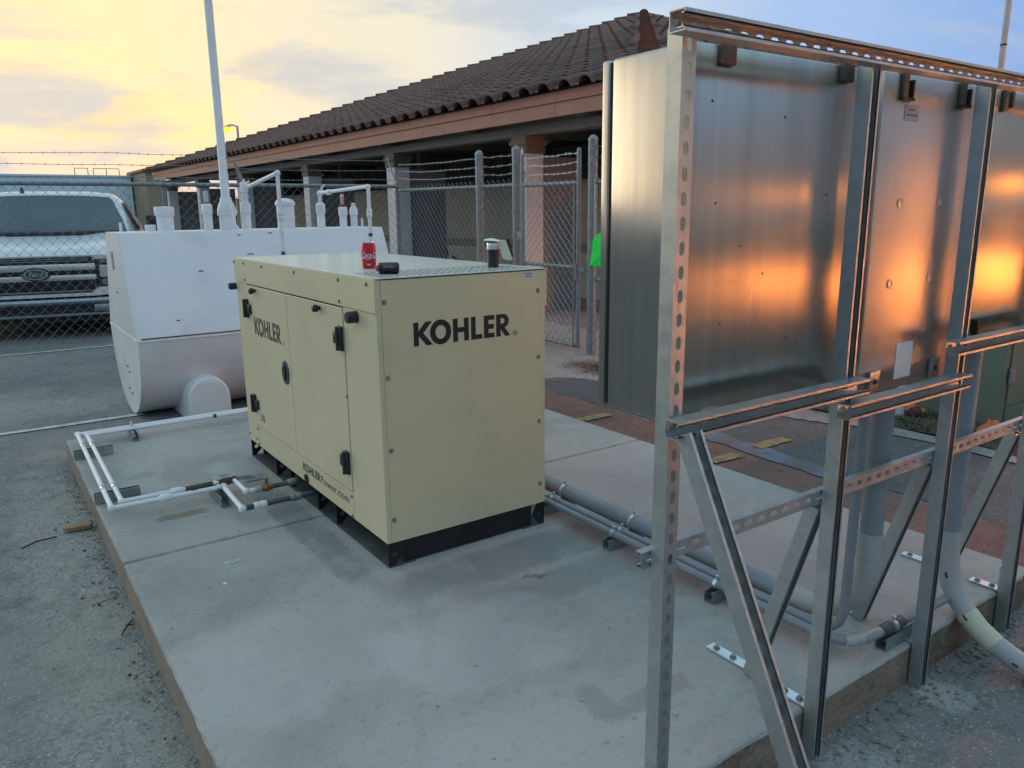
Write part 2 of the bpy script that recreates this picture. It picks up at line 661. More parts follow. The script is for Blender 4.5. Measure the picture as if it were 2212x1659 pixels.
M_GALV = mat('galvanised_steel', (.50, .54, .54), (.43, .47, .47), 22, .40, metal=.8, rvar=.08, bump=.03, bscale=200, detail=3, dirt=((.28, .30, .30), 9, .58, .8, .5))
M_GALVD = mat('weathered_galvanised', (.285, .315, .325), (.215, .24, .25), 14, .55, metal=.5, rvar=.1, dirt=((.10, .11, .12), 18, .6, .8, .5))
M_ZINC = mat('bright_zinc', (.72, .78, .80), (.6, .66, .68), 40, .3, metal=.8)
M_CHROME = mat('chrome', (.72, .73, .72), (.62, .63, .62), 8, .22, metal=.7)


def smudge(k, col):
    noise, rng, mx = k['noise'], k['rng'], k['mx']
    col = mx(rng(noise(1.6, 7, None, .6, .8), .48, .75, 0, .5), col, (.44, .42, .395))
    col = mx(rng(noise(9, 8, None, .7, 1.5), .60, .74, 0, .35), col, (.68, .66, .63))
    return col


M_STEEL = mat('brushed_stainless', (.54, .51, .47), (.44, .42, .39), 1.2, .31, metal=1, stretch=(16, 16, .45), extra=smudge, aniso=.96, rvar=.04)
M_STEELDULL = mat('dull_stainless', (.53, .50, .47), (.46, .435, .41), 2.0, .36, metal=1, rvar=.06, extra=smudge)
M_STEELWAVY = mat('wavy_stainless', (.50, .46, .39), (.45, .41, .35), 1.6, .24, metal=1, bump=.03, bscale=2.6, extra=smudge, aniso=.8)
M_GASKET = mat('black_gasket', (.01, .01, .01), (.015, .015, .015), 30, .7)
M_PVC = mat('grey_conduit', (.235, .265, .29), (.20, .225, .25), 6, .45, dirt=((.32, .33, .33), 10, .56, .78, .35))
M_PVCL = mat('pale_conduit', (.40, .40, .395), (.36, .36, .355), 6, .45)
M_STICK = mat('cream_sticker', (.58, .56, .42), (.54, .52, .39), 10, .6)
M_PAPER = mat('white_label', (.66, .65, .62), (.60, .59, .57), 12, .6)
M_INK = mat('label_print', (.09, .09, .13), (.14, .14, .18), 80, .6)
M_TILE = mat('clay_tile', (.17, .085, .064), (.105, .058, .048), 6, .85, bump=.3, bscale=30, rand=.28)
M_HIP = mat('clay_ridge_tile', (.19, .085, .062), (.13, .062, .048), 5, .85, bump=.3, bscale=30, rand=.2)
M_DECK = mat('roof_underlay', (.045, .035, .032), (.035, .03, .028), 5, .95)
M_FASC = mat('terracotta_fascia', (.44, .195, .145), (.39, .175, .13), 2.5, .7, dirt=((.16, .10, .08), 5, .60, .80, .5))
M_FASC2 = mat('terracotta_beam', (.42, .215, .155), (.375, .19, .138), 2.5, .7, dirt=((.16, .10, .08), 5, .60, .80, .5))
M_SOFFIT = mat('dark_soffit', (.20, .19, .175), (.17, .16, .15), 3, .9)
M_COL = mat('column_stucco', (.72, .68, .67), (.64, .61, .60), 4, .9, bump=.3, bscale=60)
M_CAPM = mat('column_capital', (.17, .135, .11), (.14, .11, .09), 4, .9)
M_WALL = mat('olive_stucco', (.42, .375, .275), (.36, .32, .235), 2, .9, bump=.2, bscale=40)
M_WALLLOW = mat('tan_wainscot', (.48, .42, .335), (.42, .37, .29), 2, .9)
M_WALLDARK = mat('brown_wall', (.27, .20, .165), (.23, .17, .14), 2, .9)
M_PIER = mat('grey_pier', (.24, .225, .225), (.20, .19, .19), 3, .9)
M_TRUCK = mat('white_car_paint', (.70, .72, .74), (.68, .70, .72), 2, .18, spec=.6)
M_GLASS = mat('tinted_windscreen', (.085, .12, .13), (.065, .09, .10), 2, .10, spec=.45)
M_GRILLE = mat('grille_black', (.014, .014, .015), (.02, .018, .018), 10, .5)
M_TYRE = mat('tyre_rubber', (.02, .02, .02), (.03, .03, .03), 20, .85)
M_LENS = mat('headlamp_lens', (.22, .24, .26), (.17, .19, .2), 6, .12)
M_BADGE = mat('badge_blue', (.045, .08, .10), (.05, .09, .11), 8, .25)
M_FAR = mat('pale_blue_cladding', (.72, .84, .90), (.66, .79, .86), 1, .7, coord='Object')
M_FARTAN = mat('tan_cladding', (.36, .27, .17), (.32, .24, .15), 1, .8)
M_FARW = mat('far_white', (.60, .60, .60), (.5, .5, .5), 1, .6)
M_UTIL = mat('green_cabinet_paint', (.13, .18, .14), (.115, .16, .125), 4, .55)
M_ORANGE = mat('orange_netting', (.62, .17, .035), (.48, .12, .03), 8, .65)
M_SOIL = mat('mulch_soil', (.070, .058, .043), (.04, .034, .028), 5, .95, bump=.9, bscale=40, extra=lambda k, c: k['mx'](k['rng'](k['noise'](60, 4), .55, .7, 0, .6), c, (.16, .13, .09)))
M_GRASS = mat('dry_grass', (.075, .075, .03), (.13, .105, .05), 3, .9, rand=0)
M_STRAW = mat('dead_straw', (.19, .125, .06), (.12, .075, .035), 8, .9)
M_WOOD = mat('splintered_wood', (.36, .225, .12), (.26, .16, .085), 9, .85, stretch=(1, 14, 6), bump=.4, bscale=20)
M_PEB = mat('pebble_stone', (.28, .265, .24), (.16, .15, .135), 12, .9)
M_DKLEAF = mat('dark_leaf', (.02, .02, .018), (.035, .03, .025), 10, .85)
M_RED = mat('red_wire', (.35, .06, .05), (.30, .05, .045), 10, .5)
M_NEON = mat('fluorescent_green', (.012, 1.0, .18), (.01, .95, .16), 3, .6)
M_CANRED = mat('red_can_print', (.52, .015, .03), (.46, .012, .026), 6, .28, metal=.25)
M_ALU = mat('can_aluminium', (.7, .7, .72), (.6, .6, .62), 10, .25, metal=1)
M_WPRINT = mat('white_print', (.78, .76, .76), (.72, .7, .7), 20, .5)
M_MAST = mat('mast_paint', (.52, .53, .53), (.42, .43, .43), 3, .5)

# ------------------------------------------------------------------ ground, slab, markings
GZ = -0.15
bm = B()


def sstep(a, b_, x):
    q = min(max((x - a) / (b_ - a), 0), 1)
    return q * q * (3 - 2 * q)


def dip(x, y):
    return -.088 * sstep(3.08, 3.75, y) * sstep(7.9, 6.6, y) * sstep(2.75, 1.95, x) * sstep(-40, -12, x)


gxs = [-900, -200, -60, -40, -30, -20, -12, -8, -5, -3, -1.5, 0, 1, 1.9] + [1.95 + .1 * k for k in range(9)] + [3.2, 5, 9, 20, 60, 200, 900]
gys = [-900, -200, -60, -20, -8, -3, 0, 2, 3.06] + [3.08 + .067 * k for k in range(11)] + [4.4, 5.2, 6, 6.58] + [6.6 + .13 * k for k in range(1, 11)] + [8.2, 10, 14, 25, 60, 200, 900]
gv = [[bm.verts.new((x, y, GZ + dip(x, y))) for x in gxs] for y in gys]
for a, b_ in zip(gv, gv[1:]):
    for k in range(len(gxs) - 1):
        bm.faces.new((a[k], a[k + 1], b_[k + 1], b_[k]))
go_ = obj('ground', bm, M_ASPH, kind='structure')
for p in go_.data.polygons:
    p.use_smooth = True


def sheet(name, pts, z, m, jag=0, seg=1, kind='structure', thick=0):
    """flat sheet with an optionally uneven outline"""
    bm = B()
    out = []
    for i, p in enumerate(pts):
        q = pts[(i + 1) % len(pts)]
        for k in range(seg):
            f_ = k / seg
            j = (random.uniform(-jag, jag), random.uniform(-jag, jag)) if jag else (0, 0)
            out.append((p[0] + (q[0] - p[0]) * f_ + j[0], p[1] + (q[1] - p[1]) * f_ + j[1]))
    bm.faces.new([bm.verts.new((x, y, z + dip(x, y))) for x, y in out])
    fixn(bm)
    for f_ in bm.faces:
        if f_.normal.z < 0:
            f_.normal_flip()
    bmesh.ops.triangulate(bm, faces=bm.faces)
    return obj(name, bm, m, kind=kind)


sheet('repair_strip', [(2.192, -4.5), (2.96, -4.5), (2.96, 3.25), (2.192, 3.25)], GZ + .004, M_PATCH, .012, 24)
sheet('dark_pavement', [(2.97, -4.5), (4.05, -3.5), (4.1, .25), (3.9, 1.6), (3.55, 2.9), (2.97, 3.2)], GZ + .005, M_DARKASPH, .03, 14)
sheet('apron', [(2.78, 3.4), (3.4, 3.05), (3.95, 2.3), (4.35, 1.2), (5.65, 1.0), (5.65, 7.8), (2.78, 7.8)], GZ + .006, M_APRON, .03, 14)
sheet('kerb_strip', [(4.0, .95), (4.24, .35), (4.24, -4.5), (4.06, -4.5), (4.06, .25), (3.86, .85)], GZ + .012, mat('worn_kerb', (.25, .245, .235), (.17, .17, .165), 3, .92, extra=asphalt_extra()), .03, 12)
sheet('soil_bed', [(4.24, 1.15), (4.24, -4.5), (9.5, -4.5), (9.5, 1.15)], GZ + .016, M_SOIL, .05, 18)
# blotches and repairs left of the slab
M_SANDY = mat('sandy_asphalt', (.37, .35, .32), (.29, .28, .26), 2.5, .95, bump=.6, bscale=70, extra=asphalt_extra((.26, .235, .20), .6))
M_SMOOTH = mat('sealed_asphalt', (.17, .178, .182), (.205, .21, .21), 3, .88, bump=.4, bscale=60, extra=asphalt_extra((.2, .19, .17), .5))
sheet('blue_spray_mark', [(2.99, 1.25), (3.1, 1.1), (3.03, -.2), (2.86, -.3), (2.9, .9)], GZ + .010, M_BLUEPAINT, .03, 8)
sheet('white_line', [(-9, 4.42), (-.2, 4.42), (-.2, 4.50), (-9, 4.50)], GZ + .008, M_WPAINT, .004, 50)
sheet('white_line', [(-9, 8.02), (3.4, 8.02), (3.4, 8.09), (-9, 8.09)], GZ + .008, M_WPAINT, .005, 50)
sheet('yellow_line', [(3.02, .40), (3.36, .40), (3.36, .50), (3.02, .51)], GZ + .014, M_YPAINT, .006, 8)
sheet('yellow_line', [(2.52, .38), (2.80, .37), (2.79, .47), (2.53, .48)], GZ + .014, M_YPAINT, .006, 8)
sheet('yellow_line', [(2.5, 1.68), (2.80, 1.68), (2.80, 1.78), (2.5, 1.78)], GZ + .014, M_YPAINT, .006, 8)

slab = bpy.data.objects.new('concrete_pad', None)
COL.objects.link(slab)
slab['kind'] = 'structure'


def slab_panel(y0, y1):
    bm = B()
    x0, x1 = -.92, 2.19
    nx, ny = 62, max(8, int((y1 - y0) / .05))
    # top with a slightly broken arris
    def jit(v, e):
        return v + (random.uniform(0, .006) if e else 0)
    prof = []
    per = []
    for i in range(nx + 1):
        per.append((x0 + (x1 - x0) * i / nx, y0, 0, -1))
    for i in range(1, ny + 1):
        per.append((x1, y0 + (y1 - y0) * i / ny, 1, 0))
    for i in range(1, nx + 1):
        per.append((x1 - (x1 - x0) * i / nx, y1, 0, 1))
    for i in range(1, ny):
        per.append((x0, y1 - (y1 - y0) * i / ny, -1, 0))
    rings = []
    for z, ins in ((GZ - .03, 0), (-.012, 0), (-.003, .005), (0, .014)):
        rg = []
        for (x, y, a, b_) in per:
            cx_ = -a or 0
            j = random.uniform(0, .004) if ins < .01 else random.uniform(0, .003)
            xx = min(max(x, x0 + ins + j), x1 - ins - j)
            yy = min(max(y, y0 + ins + j), y1 - ins - j)
            rg.append(bm.verts.new((xx, yy, z)))
        rings.append(rg)
    n = len(per)
    for a, b_ in zip(rings, rings[1:]):
        for i in range(n):
            bm.faces.new((a[i], a[(i + 1) % n], b_[(i + 1) % n], b_[i]))
    tf = bm.faces.new(rings[-1])
    fixn(bm)
    for f_ in bm.faces:
        c = f_.calc_center_median()
        if f_.normal.z < .3:
            f_.material_index = 2 if (c.y < y0 + .02 and y0 < 0) or c.x > x1 - .02 else 1
    bmesh.ops.triangulate(bm, faces=[tf])
    return obj('slab_panel', bm, [M_CONC, M_CONCEDGE, M_CONCDIRTY], slab)


slab_panel(-1.60, .735)
slab_panel(.743, 3.05)
bm = box(B(), (-.90, .734, -.1), (2.17, .744, -.02))
obj('joint_filler', bm, mat('joint_dirt', (.05, .048, .045), None, 10, .95), slab)
# worn and wet marks on the slab top (flat stains)
M_STAIN = mat('damp_concrete', (.17, .175, .175), (.235, .235, .23), 5, .8, extra=concrete_extra, bump=.2, bscale=60)
M_POWDER = mat('concrete_powder', (.50, .51, .52), (.345, .34, .325), 5, .9, contrast=(.40, .62), bump=.2, bscale=60)


# ------------------------------------------------------------------ generator
W_, L_, H_, HB = .836, 1.9375, 1.231, .114
gen = thing('generator', 'beige metal standby generator enclosure with black lettering on the concrete pad', 'generator', (W_ / 2, L_ / 2, 0))
# skid
bm = B()
box(bm, (.075, .012, .008), (W_ - .075, .024, HB - .001))
obj('skid_end_plate', bm, M_SKID, gen)
bm = B()
box(bm, (.10, .03, .02), (.108, L_ - .02, HB - .001))
box(bm, (W_ - .108, .03, .02), (W_ - .10, L_ - .02, HB - .001))
box(bm, (.07, L_ - .03, .006), (W_ - .07, L_ - .015, HB - .001))
obj('skid_web', bm, M_SKID, gen)
bm = B()
for s in (0, 1):
    x0, x1 = (.003, .13) if s == 0 else (W_ - .13, W_ - .003)
    box(bm, (x0, .004, .001), (x1, L_ - .004, .007))
obj('skid_flange', bm, M_SKIDGREY, gen)


def gusset(y, side, corner=False):
    bm = B()
    sx = (lambda a: a) if side == 0 else (lambda a: W_ - a)
    out = [(.003, .0075), (.028, .0075), (.066, .045), (.066, HB - .002)]
    if corner:
        out = [(.003, .0075), (.032, .0075), (.072, .052), (.072, .060), (.045, HB - .004), (.003, HB - .004)]
    else:
        out += [(.003, HB - .002)]
    # plate with a round hole: two halves
    cx, cz, r = .031, .060, .0125
    n = 14
    top = [(cx + r * math.cos(a), cz + r * math.sin(a)) for a in [PI * k / n * 2 for k in range(n // 2 + 1)]]
    bot = [(cx + r * math.cos(a), cz + r * math.sin(a)) for a in [PI + PI * k / n * 2 for k in range(n // 2 + 1)]]
    right_hi = (.069 if corner else .066)
    if corner:
        up = [(.003, .060)] + [(.003, HB - .004), (.045, HB - .004), (.072, .060)] + top
        dn = [(.003, .060)] + list(reversed([(q[0], q[1]) for q in bot]))[::-1] + [(.072, .060), (.072, .052), (.032, .0075), (.003, .0075)]
    else:
        up = [(.003, .060), (.003, HB - .002), (.066, HB - .002), (.066, .060)] + top
        dn = [(.003, .060)] + bot + [(.066, .060), (.066, .045), (.028, .0075), (.003, .0075)]
    for poly in (up, dn):
        prism(bm, poly, (0, .005, 0), lambda a, b_: Vector((sx(a), y, b_)))
    fixn(bm)
    return obj('skid_gusset', bm, M_SKID, gen)


for side in (0, 1):
    gusset(.004, side, True)
    for y in (.57, .81, 1.215, 1.455, 1.925):
        gusset(y, side)
# cabinet body
bm = B()
box(bm, (.012, .012, HB), (W_ - .012, L_ - .012, 1.225))
obj('inner_housing', bm, mat('housing_dark', (.09, .085, .065), None, 4, .8), gen)
bm = B()
box(bm, (.022, .0, HB - .001), (W_ - .022, .011, H_ - .008), bev=.0012)
obj('end_panel', bm, M_BEIGE, gen)
for x0, x1 in ((.0, .021), (W_ - .021, W_)):
    obj('corner_trim', box(B(), (x0, .001, HB - .001), (x1, .011, H_ - .007), bev=.001), M_BEIGE, gen)
bm = B()
box(bm, (0, .0115, HB - .001), (.011, .336, 1.0895), bev=.0012)
obj('side_panel', bm, M_BEIGE, gen)
bm = B()
box(bm, (0, .3395, HB - .001), (.011, 1.735, .2425), bev=.0012)
obj('lower_panel', bm, M_BEIGE, gen)
bm = B()
box(bm, (0, 1.738, HB - .001), (.011, L_, 1.0895), bev=.0012)
obj('side_panel', bm, M_BEIGE, gen)
doorA = obj('door', box(B(), (-.003, 1.0635, .2475), (.010, 1.735, 1.0845), bev=.0018), M_BEIGE, gen)
doorB = obj('door', box(B(), (-.003, .3415, .2475), (.010, 1.0575, 1.0845), bev=.0018), M_BEIGE, gen)
bm = B()
box(bm, (W_ - .011, .0115, HB - .001), (W_, L_, 1.0895), bev=.0012)
box(bm, (.0115, L_ - .011, HB - .001), (W_ - .0115, L_, 1.0895), bev=.0012)
obj('back_panel', bm, M_BEIGE, gen)
# lid: side bands, top sheet with real grille slots
bm = B()
box(bm, (-.006, -.001, 1.0925), (.007, L_ + .004, H_ - .003), bev=.002)
box(bm, (.0075, L_ - .007, 1.0925), (W_ - .0075, L_ + .004, H_ - .003), bev=.002)
obj('lid_band', bm, M_BEIGE, gen)
bm = box(B(), (W_ - .007, -.001, 1.06), (W_ + .010, L_ + .004, H_ - .003), bev=.004)
obj('lid_band', bm, M_BEIGE, gen)
bm = B()
gx0, gx1, gy0, gy1 = .052, .80, .050, .325
z0, z1 = H_ - .0025, H_
box(bm, (-.007, gy1, z0), (W_ + .010, L_ + .005, z1))
box(bm, (-.007, -.003, z0), (W_ + .010, gy0, z1))
box(bm, (-.007, gy0, z0), (gx0, gy1, z1))
box(bm, (gx1, gy0, z0), (W_ + .010, gy1, z1))
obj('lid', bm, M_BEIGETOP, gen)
bm = B()
nc, nr = 22, 6
pc, pr = (gx1 - gx0) / nc, (gy1 - gy0) / nr
for i in range(1, nc):
    box(bm, (gx0 + i * pc - .0045, gy0, z0 + .0002), (gx0 + i * pc + .0045, gy1, z1 - .0002))
for j in range(1, nr):
    for i in range(nc):
        a = gx0 + i * pc + (.0045 if i else 0)
        b_ = gx0 + (i + 1) * pc - (.0045 if i < nc - 1 else 0)
        box(bm, (a, gy0 + j * pr - .0085, z0 + .0002), (b_, gy0 + j * pr + .0085, z1 - .0002))
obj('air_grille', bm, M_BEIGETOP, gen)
bm = box(B(), (gx0 - .01, gy0 - .01, 1.2252), (gx1 + .01, gy1 + .01, 1.2256))
obj('grille_shade_sheet', bm, mat('grille_dark', (.004, .004, .004), None, 10, 1.0, spec=0), gen)  # black sheet painted in for the shade inside the vent holes
# screws
for y, z, s in ((1.925, 1.206, 0), (1.736, 1.206, 0), (1.407, 1.205, 0), (.903, 1.205, 0), (.356, 1.205, 0), (.069, 1.205, 0), (1.736, 1.113, 0), (.356, 1.113, 0),
             (.347, .690, 1), (1.75, .222, 1), (1.925, .152, 1), (1.773, .152, 1), (1.745, .127, 1), (.357, .219, 1), (.36, .123, 1)):
    obj('screw', bolt(B(), (-.0055 if s == 0 else .0005, y, z), (-1, 0, 0), .0065, .006), M_SCREW, gen)
for x, z in ((.036, 1.136), (.037, .829), (.037, .521), (.036, .215), (.796, 1.134), (.798, .828), (.801, .521), (.805, .211)):
    obj('screw', bolt(B(), (x, .0005, z), (0, -1, 0), .0075, .006), M_SCREW, gen)
# rubber knobs, buffers, hinges, latch
for y, z, r, h in ((1.955, 1.061, .021, .045), (.196, 1.061, .025, .050)):
    bm = lathe(B(), [(r * .8, 0), (r, .004), (r, h * .85), (r * .86, h)], (.004, y, z), (-1, 0, 0), 16)
    obj('rubber_buffer', bm, M_BLACK, gen, True)
for y, z in ((1.565, 1.062), (.597, 1.060)):
    bm = lathe(B(), [(.009, 0), (.009, .012), (.017, .014), (.017, .034), (.013, .037)], (-.002, y, z), (-1, 0, 0), 14)
    obj('door_stop', bm, M_BLACK, gen, True)


def hinge(y, zc, sgn):
    bm = B()
    box(bm, (-.020, y - .024, zc - .054), (-.003, y + .024, zc + .054), bev=.005)
    box(bm, (-.017, min(y + sgn * .022, y + sgn * .072), zc - .030), (-.003, max(y + sgn * .022, y + sgn * .072), zc + .026), bev=.006)
    cyl(bm, (-.022, y, zc - .052), (-.022, y, zc + .052), .010, 10)
    h = obj('hinge', bm, M_BLACK, gen, True)
    bm = B()
    for dz in (-.036, .036):
        lathe(bm, [(.005, 0), (.004, .0025)], (-.0195, y - sgn * .014, zc + dz), (-1, 0, 0), 8)
    lathe(bm, [(.005, 0), (.004, .0025)], (-.0175, y + sgn * .052, zc), (-1, 0, 0), 8)
    obj('hinge_screw', bm, M_SKIDGREY, h)


hinge(.362, .950, 1)
hinge(.370, .380, 1)
hinge(1.735, .950, -1)
hinge(1.742, .383, -1)
# oval flush latch
bm = B()
oy, oz = 1.142, .666
n = 28
rings = []
for k_, (sa, sb, dx) in enumerate(((.052, .064, -.003), (.050, .062, -.009), (.040, .050, -.0105), (.036, .046, -.0045), (.010, .012, -.004))):
    rings.append([bm.verts.new((dx, oy + sa * math.cos(2 * PI * i / n), oz + sb * math.sin(2 * PI * i / n))) for i in range(n)])
for a, b_ in zip(rings, rings[1:]):
    for i in range(n):
        bm.faces.new((a[i], a[(i + 1) % n], b_[(i + 1) % n], b_[i]))
bm.faces.new(rings[-1])
fixn(bm)
latch = obj('latch', bm, M_SKIDGREY, gen, True)
bm = box(B(), (-.012, oy - .006, oz - .042), (-.0048, oy + .026, oz + .042), bev=.003)
obj('latch_paddle', bm, M_BLACK, latch)
# round plug low on the panel
bm = lathe(B(), [(.024, 0), (.024, .006), (.015, .007), (.013, .002)], (-.001, .945, .137), (-1, 0, 0), 18)
obj('drain_grommet', bm, M_BLACK, gen, True)

# lettering: heavy geometric capitals, unit height 1
def arc(cx, cy, rx, ry, a0, a1, n):
    return [(cx + rx * math.cos(math.radians(a0 + (a1 - a0) * k / n)), cy + ry * math.sin(math.radians(a0 + (a1 - a0) * k / n))) for k in range(n + 1)]


def glyphs():
    G = {}
    G['K'] = [[(0, 0), (.25, 0), (.25, 1), (0, 1)], [(.25, .42), (.25, .63), (.60, 1), (.93, 1), (.48, .53), (.95, 0), (.62, 0)]]
    n = 20
    o, i = arc(.54, .5, .54, .535, 90, 270, n), arc(.54, .5, .27, .295, 270, 90, n)
    o2, i2 = arc(.54, .5, .54, .535, -90, 90, n), arc(.54, .5, .27, .295, 90, -90, n)
    G['O'] = [o + i, o2 + i2]
    G['H'] = [[(0, 0), (.25, 0), (.25, 1), (0, 1)], [(.25, .39), (.58, .39), (.58, .61), (.25, .61)], [(.58, 0), (.83, 0), (.83, 1), (.58, 1)]]
    G['L'] = [[(0, 0), (.60, 0), (.60, .21), (.25, .21), (.25, 1), (0, 1)]]
    G['E'] = [[(0, 0), (.58, 0), (.58, .21), (.25, .21), (.25, .39), (.55, .39), (.55, .61), (.25, .61), (.25, .79), (.58, .79), (.58, 1), (0, 1)]]
    bo = arc(.40, .69, .31, .31, 90, -90, 14)
    bi = arc(.36, .69, .115, .12, -90, 90, 10)
    G['R'] = [[(0, 0), (.25, 0), (.25, 1), (0, 1)], [(.25, 1)] + bo + [(.25, .38), (.25, .57)] + bi + [(.25, .81)], [(.25, .40), (.46, .40), (.80, 0), (.50, 0), (.25, .33)]]
    return G


GLY = glyphs()
ADV = [('K', 0), ('O', .815), ('H', 1.99), ('L', 2.94), ('E', 3.64), ('R', 4.32)]


def kohler(bm, to3, ext):
    for ch, x in ADV:
        for poly in GLY[ch]:
            prism(bm, [(x + a, b_) for a, b_ in poly], ext, to3)
    fixn(bm)
    return bm


def ring_mark(bm, cx, cz, r, to3, ext):
    for a0, a1 in ((0, 180), (180, 360)):
        prism(bm, arc(cx, cz, r, r, a0, a1, 10) + arc(cx, cz, r * .84, r * .84, a1, a0, 10), ext, to3)
    # small R
    s = r * .95
    x, z = cx - s * .36, cz - s * .52
    prism(bm, [(x, z), (x + .14 * s, z), (x + .14 * s, z + s), (x, z + s)], ext, to3)
    prism(bm, [(x + .14 * s, z + s)] + [(x + .35 * s + .3 * s * math.cos(a), z + .72 * s + .28 * s * math.sin(a)) for a in (1.57, .8, 0, -.8, -1.57)] + [(x + .14 * s, z + .44 * s), (x + .14 * s, z + .58 * s)] +
          [(x + .35 * s + .14 * s * math.cos(a), z + .72 * s + .14 * s * math.sin(a)) for a in (-1.57, -.8, 0, .8, 1.57)] + [(x + .14 * s, z + .86 * s)], ext, to3)
    prism(bm, [(x + .3 * s, z + .44 * s), (x + .46 * s, z + .44 * s), (x + .72 * s, z), (x + .55 * s, z)], ext, to3)
    fixn(bm)
    return bm


hgt = .0985
bm = kohler(B(), lambda a, b_: Vector((.1605 + a * hgt * .956, .0, .9445 + b_ * hgt)), (0, -.0007, 0))
obj('brand_lettering', bm, M_LETTER, gen)
bm = ring_mark(B(), .669, .953, .0115, lambda a, b_: Vector((a, 0, b_)), (0, -.0007, 0))
obj('trademark_ring', bm, M_LETTER, gen)
bm = kohler(B(), lambda a, b_: Vector((-.003, 1.632 - a * hgt * .895, .8105 + b_ * .1)), (-.0007, 0, 0))
obj('brand_lettering', bm, M_GREYLETTER, doorA)
bm = ring_mark(B(), 0, 0, .009, lambda a, b_: Vector((-.003, 1.150 - a, .818 + b_)), (-.0007, 0, 0))
obj('trademark_ring', bm, M_GREYLETTER, doorA)
bm = kohler(B(), lambda a, b_: Vector((0, .992 - a * .0475, .1725 + b_ * .0425)), (-.0007, 0, 0))
obj('web_lettering', bm, M_GREYLETTER, gen)


def put_text(name, txt, size, o, ux, uz, m, parent, width=None, shear=0):
    """text laid flat on a surface: o is the lower left corner, ux / uz the reading and up directions"""
    me = text_mesh(txt, size, shear)
    xs = [v.co.x for v in me.vertices]
    sc = width / (max(xs) - min(xs)) if width else 1
    x0 = min(xs)
    ux, uz, o = Vector(ux), Vector(uz), Vector(o)
    nn = ux.cross(uz)
    bm = B()
    bm.from_mesh(me)
    bpy.data.meshes.remove(me)
    for v in bm.verts:
        v.co = o + ux * ((v.co.x - x0) * sc) + uz * v.co.y + nn * (v.co.z + .0004)
    return obj(name, bm, m, parent)


put_text('web_lettering', 'Power.com', .056, (0, .742, .1725), (0, -1, 0), (0, 0, 1), M_GREYLETTER, gen, .348)
put_text('rating_number', '30', .062, (-.003, 1.660, .292), (0, -1, 0), (0, 0, 1), M_GREYLETTER, doorA, .078)
sticker = obj('warning_label', box(B(), (.717, -.0011, 1.1895), (.778, -.0001, 1.219)), M_PAPER, gen)
bm = B()
for k_, (a, b_) in enumerate(((.722, .768), (.728, .764), (.730, .760))):
    x = a
    while x < b_ - .003:
        w = random.uniform(.004, .009)
        box(bm, (x, -.0016, 1.2105 - k_ * .0075), (min(x + w, b_), -.0012, 1.2145 - k_ * .0075))
        x += w + .002
obj('label_print', bm, M_INK, sticker)
# exhaust stub with clamp and rain flap
ex = obj('exhaust_pipe', lathe(B(), [(.026, 0), (.026, .118), (.022, .118), (.022, .09)], (.692, .205, 1.2265), (0, 0, 1), 20), M_BLACK, gen, True)
bm = lathe(B(), [(.0275, 0), (.0285, .003), (.0285, .026), (.0275, .029)], (.692, .205, 1.313), (0, 0, 1), 20)
bolt(bm, (.678, .178, 1.327), (-.4, -.9, 0), .007, .007)
box(bm, (.70, .172, 1.316), (.716, .18, 1.339))
obj('clamp_band', bm, M_ZINC, ex, True)
bm = lathe(B(), [(.040, 0), (.040, .002), (.028, .008), (.006, .012)], (.690, .205, 1.3505), (.08, -.05, 1), 22)
obj('rain_flap', bm, M_ZINC, ex, True)
bm = B()
prism(bm, [(.700, 1.3585), (.742, 1.354), (.772, 1.268), (.764, 1.262), (.748, 1.263), (.728, 1.272)], (0, .006, 0), lambda a, b_: Vector((a, .188 - (a - .7) * .35, b_)))
obj('flap_counterweight', fixn(bm), mat('painted_flap', (.66, .68, .58), (.6, .62, .52), 8, .35), ex)
bm = box(B(), (.742, .20, 1.262), (.782, .206, 1.352))
bmesh.ops.rotate(bm, verts=bm.verts, cent=(.745, .2, 1.35), matrix=Matrix.Rotation(math.radians(-16), 3, 'Y'))
obj('flap_edge', bm, M_BLACK, ex)

# soda can and black bottle on the lid
CX, CY, CZ = .228, .545, H_
can = obj('soda_can', lathe(B(), [(.026, 0), (.0305, .006), (.033, .014), (.033, .104), (.0285, .116), (.0285, .1165)], (CX, CY, CZ), (0, 0, 1), 28), M_CANRED, smooth=True, loc=(CX, CY, CZ))
tag(can, 'red soda can with white script standing on the beige generator lid', 'can')
bm = lathe(B(), [(.0287, .1160), (.029, .1195), (.0265, .1205), (.025, .1165), (.004, .1163)], (CX, CY, CZ), (0, 0, 1), 28)
lathe(bm, [(.0255, 0.0005), (.0285, .0045)], (CX, CY, CZ), (0, 0, 1), 28)
obj('can_rim', bm, M_ALU, can, True)
me = text_mesh('Coca-Cola', .040, .32, .0004)
bm = B()
bm.from_mesh(me)
bpy.data.meshes.remove(me)
xs = [v.co.x for v in bm.verts]
wd = max(xs) - min(xs)
bmesh.ops.subdivide_edges(bm, edges=[e for e in bm.edges if e.calc_length() > .006], cuts=2)
aim = math.atan2(CAM.y - CY, CAM.x - CX)
for v in bm.verts:
    a = aim + ((v.co.x - min(xs)) / wd - .36) * 2.75
    r = .0334 + v.co.z
    v.co = Vector((CX + r * math.cos(a), CY + r * math.sin(a), CZ + .050 + v.co.y * .95))
obj('script_lettering', bm, M_WPRINT, can)
bm = B()
for k_ in range(24):
    a0, a1 = aim - 1.5 + k_ * .125, aim - 1.5 + (k_ + 1) * .125
    z0_, z1_ = CZ + .045 + .003 * math.sin(k_ * .45), CZ + .045 + .003 * math.sin((k_ + 1) * .45)
    q = [(a0, z0_), (a1, z1_), (a1, z1_ + .0022), (a0, z0_ + .0022)]
    bm.faces.new([bm.verts.new((CX + .0335 * math.cos(a), CY + .0335 * math.sin(a), z)) for a, z in q])
